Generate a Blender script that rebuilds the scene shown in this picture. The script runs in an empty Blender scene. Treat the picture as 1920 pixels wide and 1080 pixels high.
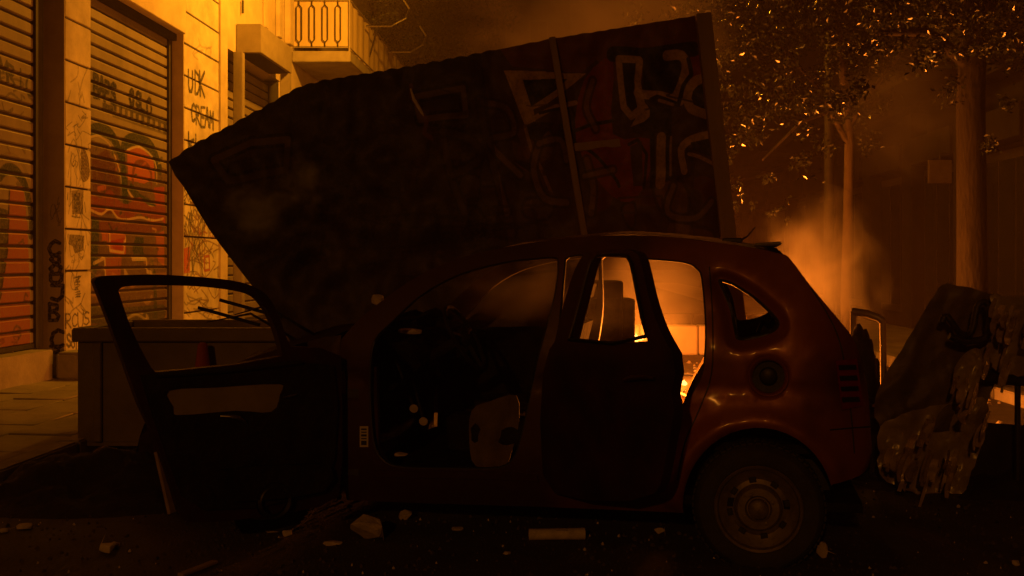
import bpy, bmesh, math, random
import numpy as np
from mathutils import Vector, Matrix, noise
from mathutils.geometry import delaunay_2d_cdt
random.seed(7)
S = bpy.context.scene
C = S.collection
PI = math.pi

# ------------------------------------------------------------------ camera, world, lights
F, HZ, CX, CH = 1867.0, 490.0, 960.0, 1.38       # focal length in photo pixels, horizon row, centre column, eye height
cam = bpy.data.cameras.new('camera')
cam.sensor_width = 36.0
cam.lens = 36.0*F/1920.0
cam.shift_y = -(540-HZ)/1920.0
cam.clip_end = 500; cam.clip_start = .05
cam_o = bpy.data.objects.new('camera', cam); C.objects.link(cam_o)
cam_o.location = (0, 0, CH); cam_o.rotation_euler = (PI/2, 0, 0)
S.camera = cam_o

W = bpy.data.worlds.new('World'); S.world = W; W.use_nodes = True
nt = W.node_tree; nt.nodes.clear()
bg = nt.nodes.new('ShaderNodeBackground'); wo = nt.nodes.new('ShaderNodeOutputWorld')
bg.inputs['Color'].default_value = (1.0, .32, .07, 1)           # smoky night sky over sodium street light
bg.inputs['Strength'].default_value = .0050
nt.links.new(bg.outputs[0], wo.inputs[0])

SODIUM = (1.0, .33, .011)
FIRE = (1.0, .215, .014)
STREET_LAMP = (-1.45, 15.7, 7.5)
NEAR_LAMP = (-3.3, -10.5, 5.3)
POWER_STREET, POWER_NEAR, POWER_FIRE = 2600, 700, 600
HAZE = .0046

S.view_settings.view_transform = 'Standard'
S.view_settings.look = 'None'
S.view_settings.exposure = 0.0
S.view_settings.gamma = 1.0
S.view_settings.use_curve_mapping = False
S.render.engine = 'CYCLES'
S.cycles.use_denoising = True
S.cycles.volume_bounces = 0
S.cycles.volume_step_rate = 1.0
S.cycles.volume_max_steps = 96
S.cycles.max_bounces = 6
S.cycles.sample_clamp_indirect = 3.0

def lamp(name, loc, power, color, size, parent=None, aim=None, cone=150):
    l = bpy.data.lights.new(name, 'SPOT' if aim else 'POINT'); l.energy = power; l.color = color; l.shadow_soft_size = size
    o = bpy.data.objects.new(name, l); C.objects.link(o); o.location = loc
    if aim:
        l.spot_size = math.radians(cone); l.spot_blend = .8
        o.rotation_euler = Vector(aim).to_track_quat('-Z', 'Y').to_euler()
    if parent: o.parent = parent
    return o

# ------------------------------------------------------------------ small helpers
def P(px, py, Y):
    return Vector(((px-CX)/F*Y, Y, CH-(py-HZ)/F*Y))
def G(px, py, z=0.0):
    Y = F*(CH-z)/(py-HZ); return Vector(((px-CX)/F*Y, Y, z))

def thing(name, label, cat, loc=(0,0,0), rotz=0, group=None):
    o = bpy.data.objects.new(name, None); C.objects.link(o)
    o.empty_display_size = .1
    o.location = loc; o.rotation_euler = (0,0,rotz); o['label'] = label; o['category'] = cat
    if group: o['group'] = group
    return o
def tag(o, label, cat, group=None, kind=None):
    o['label'] = label; o['category'] = cat
    if group: o['group'] = group
    if kind: o['kind'] = kind
    return o
def obj(name, me, m=None, parent=None, smooth=None):
    if isinstance(me, bmesh.types.BMesh):
        bm = me; me = bpy.data.meshes.new(name)
        bmesh.ops.recalc_face_normals(bm, faces=bm.faces)
        bm.to_mesh(me); bm.free()
    if m is not None and len(me.materials) == 0: me.materials.append(m)
    if smooth is not None:
        me.polygons.foreach_set('use_smooth', [True]*len(me.polygons))
        me.set_sharp_from_angle(angle=math.radians(smooth))
    o = bpy.data.objects.new(name, me); C.objects.link(o)
    if parent: o.parent = parent
    return o
def struct(name, me, m, parent=None, smooth=None):
    o = obj(name, me, m, parent, smooth)
    if parent is None: o['kind'] = 'structure'
    return o
def box(bm, x0, x1, y0, y1, z0, z1, mtx=None, bevel=0, seg=1):
    vs = [Vector((x, y, z)) for x in (x0, x1) for y in (y0, y1) for z in (z0, z1)]
    if mtx is not None: vs = [mtx @ v for v in vs]
    v = [bm.verts.new(p) for p in vs]
    fs = [bm.faces.new([v[i] for i in f]) for f in ((0,1,3,2),(4,6,7,5),(0,4,5,1),(2,3,7,6),(0,2,6,4),(1,5,7,3))]
    if bevel:
        es = {e for f in fs for e in f.edges}
        bmesh.ops.bevel(bm, geom=list(es), offset=bevel, segments=seg, affect='EDGES')
    return bm
def bx(*a, **k):
    return box(bmesh.new(), *a, **k)
def tube(bm, pts, r, n=8, cap=True):
    pts = [Vector(p) for p in pts]
    rs = r if isinstance(r, (list, tuple)) else [r]*len(pts)
    rings = []; up = None
    for i, p in enumerate(pts):
        d = (pts[min(i+1, len(pts)-1)]-pts[max(i-1, 0)]).normalized()
        if up is None:
            up = d.orthogonal().normalized()
        else:
            up = (up-d*up.dot(d)).normalized()
        s = d.cross(up)
        rings.append([bm.verts.new(p+(up*math.cos(2*PI*k/n)+s*math.sin(2*PI*k/n))*rs[i]) for k in range(n)])
    for a, b in zip(rings, rings[1:]):
        for k in range(n):
            bm.faces.new((a[k], a[(k+1)%n], b[(k+1)%n], b[k]))
    if cap:
        bm.faces.new(rings[0][::-1]); bm.faces.new(rings[-1])
    return bm
def tb(*a, **k):
    return tube(bmesh.new(), *a, **k)
def revolve(prof, n, c, axis_u, axis_v, axis_w):
    """profile of (radius, along) turned about axis_w through c"""
    bm = bmesh.new(); c = Vector(c); rings = []
    for r, w in prof:
        rings.append([bm.verts.new(c+axis_u*(r*math.cos(2*PI*k/n))+axis_v*(r*math.sin(2*PI*k/n))+axis_w*w) for k in range(n)])
    for a, b in zip(rings, rings[1:]):
        for k in range(n): bm.faces.new((a[k], a[(k+1)%n], b[(k+1)%n], b[k]))
    return bm
def spline(pts, n=6, closed=False):
    out = []; N = len(pts)
    rng = range(N) if closed else range(N-1)
    for i in rng:
        p = [pts[(i+k) % N] if closed else pts[min(max(i+k, 0), N-1)] for k in (-1, 0, 1, 2)]
        for j in range(n):
            t = j/n
            out.append(tuple(.5*((2*p[1][a])+(-p[0][a]+p[2][a])*t+(2*p[0][a]-5*p[1][a]+4*p[2][a]-p[3][a])*t*t+(-p[0][a]+3*p[1][a]-3*p[2][a]+p[3][a])*t**3) for a in range(len(pts[0]))))
    if not closed: out.append(tuple(pts[-1]))
    return out
def inside(p, poly):
    x, y = p; c = False; j = len(poly)-1
    for i in range(len(poly)):
        xi, yi = poly[i]; xj, yj = poly[j]
        if (yi > y) != (yj > y) and x < (xj-xi)*(y-yi)/(yj-yi)+xi: c = not c
        j = i
    return c
def seg_d(p, a, b):
    ax, ay = a; bx_, by = b; dx, dy = bx_-ax, by-ay; L = dx*dx+dy*dy
    t = 0 if L == 0 else max(0, min(1, ((p[0]-ax)*dx+(p[1]-ay)*dy)/L))
    return math.hypot(p[0]-ax-t*dx, p[1]-ay-t*dy)
def poly_d(p, poly, closed=True):
    n = len(poly)
    return min(seg_d(p, poly[i], poly[(i+1) % n]) for i in range(n if closed else n-1))
def grow(loop, r):
    n = len(loop); A = sum(loop[i][0]*loop[(i+1) % n][1]-loop[(i+1) % n][0]*loop[i][1] for i in range(n)); sg = 1 if A > 0 else -1; out = []
    for i in range(n):
        dx = loop[(i+1) % n][0]-loop[i-1][0]; dy = loop[(i+1) % n][1]-loop[i-1][1]; L = math.hypot(dx, dy) or 1
        out.append((loop[i][0]+sg*dy/L*r, loop[i][1]-sg*dx/L*r))
    return out
def sheet(outer, holes, f, thick, step=14, jitter=0.0, rings=()):
    """thin solid cut to an outline with holes; f(u, v, depth) gives the point at that depth below the outer skin"""
    loops = [outer]+list(holes); co = []; edges = []
    for L in loops:
        b = len(co); co += [Vector(p) for p in L]
        edges += [(b+i, b+(i+1) % len(L)) for i in range(len(L))]
    pts_r = [p for L in rings for p in L if inside(p, outer) and not any(inside(p, h) for h in holes) and min(poly_d(p, l) for l in loops) > 2.5]
    co += [Vector(p) for p in pts_r]
    xs = [p[0] for p in outer]; ys = [p[1] for p in outer]
    y = min(ys)+step*.5; row = 0
    while y < max(ys):
        x = min(xs)+step*(.5 if row % 2 else 1.0)
        while x < max(xs):
            q = (x+random.uniform(-jitter, jitter)*step, y+random.uniform(-jitter, jitter)*step)
            if inside(q, outer) and not any(inside(q, h) for h in holes) and min(poly_d(q, L) for L in loops) > step*.4 and (not pts_r or min((q[0]-a)**2+(q[1]-b)**2 for a, b in pts_r) > 36):
                co.append(Vector(q))
            x += step
        y += step; row += 1
    vo, eo, fo, ov, oe, of = delaunay_2d_cdt(co, edges, [], 0, 1e-4)
    tris = []
    for t in fo:
        c = sum((vo[i] for i in t), Vector((0, 0)))/len(t)
        if inside(c, outer) and not any(inside(c, h) for h in holes): tris.append(t)
    bm = bmesh.new()
    top = [bm.verts.new(f(v[0], v[1], 0.0)) for v in vo]
    bot = [bm.verts.new(f(v[0], v[1], thick)) for v in vo]
    cnt = {}
    for t in tris:
        bm.faces.new([top[i] for i in t]); bm.faces.new([bot[i] for i in reversed(t)])
        for a, b in zip(t, list(t[1:])+[t[0]]):
            k = (min(a, b), max(a, b)); cnt.setdefault(k, []).append((a, b))
    for k, l in cnt.items():
        if len(l) == 1:
            a, b = l[0]; bm.faces.new((top[b], top[a], bot[a], bot[b]))
    for v in [v for v in bm.verts if not v.link_faces]: bm.verts.remove(v)
    return bm

# ------------------------------------------------------------------ materials
def ramp(nt, fac, stops):
    r = nt.nodes.new('ShaderNodeValToRGB'); e = r.color_ramp.elements
    while len(e) < len(stops): e.new(.5)
    for k, (p, c) in enumerate(stops):
        e[k].position = p; e[k].color = (c[0], c[1], c[2], 1) if hasattr(c, '__len__') else (c, c, c, 1)
    nt.links.new(fac, r.inputs[0]); return r.outputs[0]
def mat(name, col, rough=.7, metal=0, var=.35, scale=6, bump=.2, bscale=40, bdist=.01, spec=.5, coat=0, col2=None, streak=None, rvar=.15, image=None, object_space=False):
    m = bpy.data.materials.new(name); m.use_nodes = True; nt = m.node_tree; L = nt.links
    b = nt.nodes['Principled BSDF']
    tc = nt.nodes.new('ShaderNodeTexCoord'); geo = nt.nodes.new('ShaderNodeNewGeometry')
    src = tc.outputs['Object'] if object_space else geo.outputs['Position']
    mp = nt.nodes.new('ShaderNodeMapping'); L.new(src, mp.inputs[0])
    if streak: mp.inputs['Scale'].default_value = streak
    n = nt.nodes.new('ShaderNodeTexNoise'); n.inputs['Scale'].default_value = scale; n.inputs['Detail'].default_value = 8; n.inputs['Roughness'].default_value = .65
    L.new(mp.outputs[0], n.inputs['Vector'])
    c2 = col2 or tuple(c*(1-var) for c in col)
    col_out = ramp(nt, n.outputs['Fac'], [(.32, c2), (.66, col)])
    if image:
        sep = nt.nodes.new('ShaderNodeSeparateXYZ'); L.new(geo.outputs['Position'], sep.inputs[0])
        img, ax, u0, u1, z0, z1 = image
        comb = nt.nodes.new('ShaderNodeCombineXYZ')
        for k, (a, lo, hi) in enumerate(((ax, u0, u1), ('Z', z0, z1))):
            mr = nt.nodes.new('ShaderNodeMapRange'); mr.clamp = False
            mr.inputs['From Min'].default_value = lo; mr.inputs['From Max'].default_value = hi
            L.new(sep.outputs[a], mr.inputs[0]); L.new(mr.outputs[0], comb.inputs[k])
        it = nt.nodes.new('ShaderNodeTexImage'); it.image = img; it.extension = 'CLIP'; L.new(comb.outputs[0], it.inputs[0])
        n3 = nt.nodes.new('ShaderNodeTexNoise'); n3.inputs['Scale'].default_value = 45; n3.inputs['Detail'].default_value = 5; L.new(geo.outputs['Position'], n3.inputs[0])
        wear = ramp(nt, n3.outputs['Fac'], [(.36, .62), (.55, 1.0)])
        mu = nt.nodes.new('ShaderNodeMath'); mu.operation = 'MULTIPLY'; L.new(it.outputs['Alpha'], mu.inputs[0]); L.new(wear, mu.inputs[1])
        mx = nt.nodes.new('ShaderNodeMix'); mx.data_type = 'RGBA'
        L.new(mu.outputs[0], mx.inputs[0]); L.new(col_out, mx.inputs[6]); L.new(it.outputs['Color'], mx.inputs[7])
        col_out = mx.outputs[2]
    L.new(col_out, b.inputs['Base Color'])
    b.inputs['Metallic'].default_value = metal
    b.inputs['Specular IOR Level'].default_value = spec
    if coat: b.inputs['Coat Weight'].default_value = coat; b.inputs['Coat Roughness'].default_value = .12
    rr = nt.nodes.new('ShaderNodeMapRange'); rr.inputs['To Min'].default_value = max(.02, rough-rvar); rr.inputs['To Max'].default_value = min(1, rough+rvar)
    n2 = nt.nodes.new('ShaderNodeTexNoise'); n2.inputs['Scale'].default_value = bscale; n2.inputs['Detail'].default_value = 6
    L.new(mp.outputs[0], n2.inputs['Vector']); L.new(n2.outputs['Fac'], rr.inputs[0]); L.new(rr.outputs[0], b.inputs['Roughness'])
    if bump:
        bu = nt.nodes.new('ShaderNodeBump'); bu.inputs['Strength'].default_value = bump; bu.inputs['Distance'].default_value = bdist
        L.new(n2.outputs['Fac'], bu.inputs['Height']); L.new(bu.outputs[0], b.inputs['Normal'])
    return m

# ------------------------------------------------------------------ painted lettering, rasterised into memory
FONT = {
 'U': [[(0,0),(0,.7),(.2,1),(.7,1),(.95,.7),(1,0)]], 'D': [[(0,0),(0,1),(.6,.95),(1,.6),(.8,.15),(0,0)]],
 'K': [[(0,0),(.05,1)],[(1,0),(.05,.5),(1,1)]], 'C': [[(1,.15),(.6,0),(.15,.2),(0,.55),(.2,.95),(.6,1),(1,.85)]],
 'R': [[(0,1),(0,0),(.7,.05),(.9,.3),(.6,.5),(0,.5),(1,1)]], 'E': [[(1,0),(0,.05),(0,1),(1,.95)],[(0,.5),(.8,.5)]],
 'A': [[(0,1),(.45,0),(.6,0),(1,1)],[(.15,.6),(.85,.6)]], 'M': [[(0,1),(.05,0),(.5,.6),(.95,0),(1,1)]],
 'k': [[(0,0),(0,1)],[(.9,.4),(0,.7),(.9,1)]], 'i': [[(.4,.4),(.4,1)],[(.4,.08),(.42,.14)]], 'z': [[(0,.4),(.9,.4),(0,1),(1,1)]],
 'O': [[(.5,0),(.1,.2),(0,.6),(.3,1),(.8,.95),(1,.5),(.8,.05),(.5,0)]], 'S': [[(1,.1),(.5,0),(.05,.2),(.2,.45),(.8,.55),(1,.8),(.5,1),(0,.9)]],
 'L': [[(0,0),(0,1),(.9,1)]], 'P': [[(0,1),(0,0),(.8,.05),(.95,.3),(.7,.5),(0,.52)]], 'B': [[(0,0),(0,1),(.8,.95),(.95,.7),(.6,.5),(0,.5),(.8,.35),(.8,.05),(0,0)]],
 '8': [[(.5,.45),(.1,.25),(.4,0),(.8,.1),(.8,.35),(.5,.45),(.05,.7),(.3,1),(.8,.95),(.95,.65),(.5,.45)]],
 'J': [[(.1,0),(1,0),(.95,.7),(.6,1),(.1,.85)]], 'I': [[(.5,0),(.5,1)]], 'V': [[(0,0),(.5,1),(1,0)]], 'T': [[(0,0),(1,0)],[(.5,0),(.5,1)]],
 'o': [[(.5,.4),(.1,.55),(.1,.85),(.5,1),(.9,.8),(.85,.5),(.5,.4)]], 'G': [[(1,.15),(.6,0),(.1,.2),(0,.6),(.3,1),(.9,.95),(1,.55),(.6,.55)]],
 'H': [[(0,0),(0,1)],[(1,0),(1,1)],[(0,.5),(1,.5)]], 'N': [[(0,1),(0,0),(1,1),(1,0)]], 'X': [[(0,0),(1,1)],[(1,0),(0,1)]], ' ': []}
class Paint:
    def __init__(s, name, w, h, to_uv):
        s.n, s.w, s.h, s.uv = name, w, h, to_uv; s.a = np.zeros((h, w, 4), np.float32)
    def px(s, pts):
        return [((lambda q: (q[0]*s.w, q[1]*s.h))(s.uv(*p))) for p in pts]
    def _blend(s, x0, x1, y0, y1, al, col):
        t = s.a[y0:y1, x0:x1]; al = al[..., None]
        t[..., :3] = t[..., :3]*(1-al)+np.array(col, np.float32)*al
        t[..., 3:] = np.maximum(t[..., 3:]*(1-al)+al, al)
    def stroke(s, pts, wd, col, alpha=1.0, closed=False, smooth=0, soft=1.2):
        if smooth: pts = spline(pts, smooth, closed)
        if closed: pts = list(pts)+[pts[0]]
        q = s.px(pts)
        k = s.px([(pts[0][0]+1, pts[0][1]), (pts[0][0], pts[0][1]+1)])
        sc = .5*(math.hypot(k[0][0]-q[0][0], k[0][1]-q[0][1])+math.hypot(k[1][0]-q[0][0], k[1][1]-q[0][1]))
        r = wd*.5*sc
        xs = [p[0] for p in q]; ys = [p[1] for p in q]
        x0, x1 = max(0, int(min(xs)-r-3)), min(s.w, int(max(xs)+r+3)); y0, y1 = max(0, int(min(ys)-r-3)), min(s.h, int(max(ys)+r+3))
        if x1 <= x0 or y1 <= y0: return
        Y, X = np.mgrid[y0:y1, x0:x1].astype(np.float32); d = np.full(X.shape, 1e9, np.float32)
        for (ax, ay), (bx_, by) in zip(q, q[1:]):
            dx, dy = bx_-ax, by-ay; L = dx*dx+dy*dy+1e-9
            t = np.clip(((X-ax)*dx+(Y-ay)*dy)/L, 0, 1)
            d = np.minimum(d, np.hypot(X-ax-t*dx, Y-ay-t*dy))
        s._blend(x0, x1, y0, y1, np.clip((r-d)/soft+.5, 0, 1)*alpha, col)
    def fill(s, pts, col, alpha=1.0, smooth=0):
        if smooth: pts = spline(pts, smooth, True)
        q = s.px(pts); xs = [p[0] for p in q]; ys = [p[1] for p in q]
        x0, x1 = max(0, int(min(xs)-2)), min(s.w, int(max(xs)+2)); y0, y1 = max(0, int(min(ys)-2)), min(s.h, int(max(ys)+2))
        if x1 <= x0 or y1 <= y0: return
        Y, X = np.mgrid[y0:y1, x0:x1].astype(np.float32); c = np.zeros(X.shape, bool); j = len(q)-1
        for i in range(len(q)):
            xi, yi = q[i]; xj, yj = q[j]
            if yi != yj: c ^= ((yi > Y) != (yj > Y)) & (X < (xj-xi)*(Y-yi)/(yj-yi)+xi)
            j = i
        s._blend(x0, x1, y0, y1, c.astype(np.float32)*alpha, col)
    def text(s, t, x, y, w, h, wd, col, slope=0.0, gap=.25, alpha=1.0):
        n = len(t); cw = w/(n+gap*(n-1))
        for i, ch in enumerate(t):
            ox = x+i*cw*(1+gap)
            jx, jy = random.uniform(-.12,.12)*cw, random.uniform(-.07,.07)*h; kx = random.uniform(.85,1.15)
            for L in FONT[ch]:
                s.stroke([(ox+jx+a*cw*kx+random.uniform(-.03,.03)*cw, y+jy+b*h*kx+slope*(ox+a*cw-x)+random.uniform(-.025,.025)*h) for a, b in L], wd*random.uniform(.8,1.2), col, alpha)
    def scribble(s, x, y, w, h, n, wd, col, alpha=1.0):
        for _ in range(n):
            p = [(x+random.random()*w, y+random.random()*h)]
            for _ in range(random.randint(2, 5)):
                p.append((p[-1][0]+random.uniform(-.35, .35)*w, p[-1][1]+random.uniform(-.3, .3)*h))
            s.stroke(p, wd, col, alpha, smooth=3)
    def image(s):
        im = bpy.data.images.new(s.n, s.w, s.h, alpha=True)
        im.alpha_mode = 'CHANNEL_PACKED'
        im.pixels.foreach_set(s.a.ravel()); im.update(); im.pack()
        return im

# ------------------------------------------------------------------ facade geometry: plane leaning with the street
A0, SK = 5.58, 0.0536                         # left facade plane: X = -A0 + p + SK*Y
def fy(px, p=0.0): return (A0-p)/(SK-(px-CX)/F)
def fz(px, py, p=0.0): return CH-(py-HZ)/F*fy(px, p)
def fpt(Y, p, z): return Vector((-A0+p+SK*Y, Y, z))
def fbox(Y0, Y1, p0, p1, z0, z1, bevel=0, bm=None):
    bm = bm or bmesh.new()
    v = [bm.verts.new(fpt(y, p, z)) for y in (Y0, Y1) for p in (p0, p1) for z in (z0, z1)]
    fs = [bm.faces.new([v[i] for i in f]) for f in ((0,1,3,2),(4,6,7,5),(0,4,5,1),(2,3,7,6),(0,2,6,4),(1,5,7,3))]
    if bevel: bmesh.ops.bevel(bm, geom=list({e for f in fs for e in f.edges}), offset=bevel, segments=2, affect='EDGES')
    return bm

BLK, DRED, OR, YEL, GRN, WHT = (.10,.09,.10), (.40,.20,.17), (.66,.36,.27), (.72,.58,.42), (.14,.20,.15), (.78,.72,.64)
def uv_plane(p, Y0, Y1, z0, z1):
    return lambda x, y: ((fy(x, p)-Y0)/(Y1-Y0), (fz(x, y, p)-z0)/(z1-z0))
# --- shutter paint (recessed plane)
RP = -.20
pa = Paint('shutter_paint', 1400, 900, uv_plane(RP, 9.4, 15.4, 0, 5))
T = pa
# near shutter: faint tags, green arch and orange pillar
T.text('MRIC', 0, 112, 62, 34, 4.5, BLK, .55, alpha=.8)
T.scribble(0, 150, 60, 60, 5, 3, BLK, .55)
T.stroke([(0,330),(12,318),(30,322),(48,350),(58,400),(58,440)], 14, GRN, .9, smooth=4)
T.stroke([(0,300),(14,290),(36,300),(52,330),(60,372)], 5, WHT, .6, smooth=4)
T.fill([(18,352),(44,350),(52,430),(56,560),(56,652),(0,652),(0,520),(14,440)], OR, .85)
T.fill([(0,390),(16,395),(14,470),(0,560)], GRN, .8)
T.stroke([(0,560),(14,470),(18,352)], 4, BLK, .8)
T.scribble(0, 625, 55, 30, 4, 2, DRED, .8)
# far shutter: dark words
for i, ch in enumerate('BAPS'):
    T.text(ch, 176+i*10.5, 139+i*5.2, 8, 36, 5.5, BLK, .5)
T.fill([(173,139),(216,160),(216,205),(210,212),(205,192),(173,176)], BLK, .45)
for i, ch in enumerate('OSLO'):
    T.text(ch, 244+i*10.5, 168+i*5.4, 8, 30, 5.5, BLK, .5)
T.fill([(192,192),(212,200),(212,214),(192,206)], BLK, .85)
T.stroke([(212,193),(312,232)], 4, BLK, .8); T.stroke([(212,217),(312,252)], 3, BLK, .5)
for i in range(10):
    x = 213+i*10.4; y = 194+i*4.3
    T.fill([(x,y),(x+5.5,y+2.3),(x+5.5,y+20),(x,y+18)], BLK, .8)
# big letters
T.fill([(168,262),(232,280),(312,318),(312,612),(168,612)], DRED, .72)
T.fill([(172,300),(200,278),(214,302),(226,350),(222,400),(176,405)], (.30,.12,.11), .9)
T.stroke([(166,248),(190,243),(214,262),(232,318),(238,400)], 14, GRN, .95, smooth=5)
T.stroke([(168,258),(186,256),(208,276),(226,330),(232,400)], 3, WHT, .85, smooth=5)
T.stroke([(236,400),(230,300),(236,268),(262,262),(286,280),(300,318)], 13, GRN, .95, smooth=5)
T.fill([(238,280),(262,274),(288,300),(290,335),(270,345),(240,338)], OR, .95)
T.stroke([(248,350),(252,312),(268,306),(282,320),(284,345)], 6, DRED, .9, smooth=4)
T.stroke([(238,282),(262,276),(290,302),(294,345)], 2.5, WHT, .9, smooth=4)
T.stroke([(246,352),(262,372),(284,385),(300,412)], 9, GRN, .9, smooth=4)
T.stroke([(240,358),(258,380),(290,390)], 3, WHT, .8, smooth=4)
T.fill([(288,352),(308,350),(310,420),(296,410)], (.56,.22,.17), .95)
T.stroke([(170,378),(190,388),(206,372),(222,392),(240,398),(262,385),(280,402),(306,398)], 18, (.46,.20,.15), .95, smooth=4)
T.stroke([(170,394),(190,402),(206,392),(222,410),(240,412),(262,408),(290,414),(306,410)], 3, WHT, .8, smooth=4)
T.stroke([(172,412),(190,420),(240,430),(300,424)], 12, DRED, .95, smooth=4)
T.fill([(172,405),(186,410),(184,500),(176,530),(170,530)], GRN, .95)
T.fill([(190,430),(236,440),(236,480),(206,474),(200,452),(192,452)], OR, .9)
T.fill([(208,452),(234,446),(230,472),(214,472)], (.56,.18,.14), .95)
T.stroke([(206,440),(206,470),(232,474),(236,446)], 3, WHT, .8)
T.fill([(254,444),(270,446),(268,472),(280,490),(256,492),(248,470)], GRN, .95)
T.fill([(196,484),(228,482),(224,560),(200,562)], OR, .7)
T.stroke([(176,494),(196,484),(198,520)], 4, WHT, .85); T.stroke([(248,486),(274,486),(276,510),(288,512)], 4, WHT, .85)
T.stroke([(284,492),(290,520),(292,590)], 9, GRN, .85)
T.fill([(292,440),(308,432),(308,500),(296,490)], OR, .8)
T.stroke([(204,420),(212,436),(220,428)], 3, BLK, .7); T.scribble(176, 500, 130, 100, 7, 3, YEL, .45)
T.stroke([(170,590),(230,592),(306,585)], 18, GRN, .7, smooth=4); T.stroke([(236,600),(256,590),(276,602)], 3, WHT, .6, smooth=4)
for _ in range(26):                                # older tags and drips under and over the big letters
    x, y = random.uniform(172, 296), random.uniform(260, 590)
    T.scribble(x, y, random.uniform(8, 26), random.uniform(10, 34), 1, random.choice((2, 3, 5)), random.choice((BLK, DRED, GRN, YEL, WHT, OR)), random.uniform(.4, .8))
for _ in range(30):
    x, y = random.uniform(172, 306), random.uniform(300, 560)
    T.stroke([(x, y), (x+.4, y+random.uniform(10, 46))], 1.3, random.choice((BLK, DRED, GRN)), .55)
for _ in range(10):
    x, y = random.uniform(0, 60), random.uniform(200, 640)
    T.scribble(x, y, 22, 26, 1, random.choice((2, 3)), random.choice((BLK, DRED, GRN)), .5)
img_shutter = pa.image()
# --- pilaster and wall paint (front plane)
pb = Paint('wall_paint', 1700, 900, uv_plane(.0, 10.6, 20.6, 0, 5))
T = pb
T.text('UDK', 354, 130, 30, 44, 4.5, BLK, .30, alpha=.95)
T.text('CREAM', 359, 193, 42, 36, 3.6, BLK, .40, alpha=.95)
T.text('kiz', 353, 248, 32, 26, 4, BLK, .35, alpha=.95)
T.text('RCUS', 124, 588, 42, 24, 2.6, (.20,.12,.11), -.05, alpha=.9)
T.text('SoL', 124, 626, 26, 24, 3.2, BLK, .45, alpha=.9)
T.text('AI', 126, 668, 16, 16, 1.6, (.45,.15,.12), 0, alpha=.7)
T.scribble(124, 212, 38, 42, 9, 1.3, (.25,.18,.15), .7)
T.scribble(127, 286, 20, 44, 5, 1.3, (.25,.18,.15), .7)
T.fill([(152,283),(158,278),(166,300),(168,330),(158,342),(152,330)], (.25,.10,.08), .85, smooth=3)
T.fill([(134,358),(156,356),(155,402),(135,402)], (.42,.36,.30), .9); T.fill([(137,364),(150,362),(149,396),(139,398)], (.22,.19,.17), .85)
T.stroke([(127,362),(126,374)], 2, BLK, .8); T.stroke([(158,380),(160,398)], 2, BLK, .7); T.scribble(136, 400, 22, 12, 3, 2, BLK, .8)
T.fill([(130,440),(158,442),(156,470),(140,476),(136,462),(128,458)], (.34,.30,.27), .9); T.scribble(135, 478, 18, 18, 3, 1.3, BLK, .5)
for i in range(9): T.fill([(138+random.uniform(0,8), 518+i*4.6), (145+random.uniform(0,8), 517+i*4.6), (146+random.uniform(0,6), 521+i*4.6), (139, 522+i*4.6)], BLK, .85)
T.scribble(346, 350, 30, 92, 22, 1.8, (.22,.12,.10), .8); T.scribble(378, 400, 28, 46, 10, 2.0, (.60,.14,.12), .75)
T.scribble(345, 455, 58, 90, 24, 1.6, (.45,.20,.14), .75)
T.fill([(341,468),(356,462),(356,512),(341,514)], (.70,.22,.12), .9); T.stroke([(383,482),(392,480),(393,506),(384,508)], 3, (.62,.14,.10), .9, closed=True)
T.stroke([(360,485),(362,512)], 5, BLK, .8); T.scribble(345, 560, 62, 46, 10, 1.8, (.30,.18,.12), .6)
T.scribble(126, 120, 38, 90, 5, 2.0, (.30,.2,.14), .5); T.scribble(348, 60, 50, 60, 3, 2, (.3,.2,.14), .35); T.scribble(126, 300, 38, 200, 14, 1.8, BLK, .55); T.scribble(126, 520, 38, 60, 8, 2.2, BLK, .6)
for _ in range(14): T.stroke([(random.uniform(346,402),random.uniform(350,430)),(random.uniform(346,402),random.uniform(430,540))], random.uniform(2,4), random.choice((BLK,(.5,.2,.15),(.2,.15,.12))), .6)
T.scribble(410, 450, 14, 120, 7, 1.8, (.30,.2,.15), .5)
img_wall = pb.image()
# --- paint on the jamb that faces the camera
JY = fy(122)
def uv_j(x, y): return (((x-CX)/F*JY-(-A0-.35+SK*JY))/.40, (CH-(y-HZ)/F*JY)/5)
pj = Paint('jamb_paint', 130, 1600, uv_j)
for ch, y0, y1 in (('C',450,478),('8',480,512),('U',515,530),('J',534,560),('B',570,606),('C',620,650),('J',650,664)):
    pj.text(ch, 95, y0, 20, y1-y0, 6.5, BLK)
pj.scribble(100, 355, 14, 60, 5, 1.4, BLK, .6)
img_jamb = pj.image()
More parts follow.
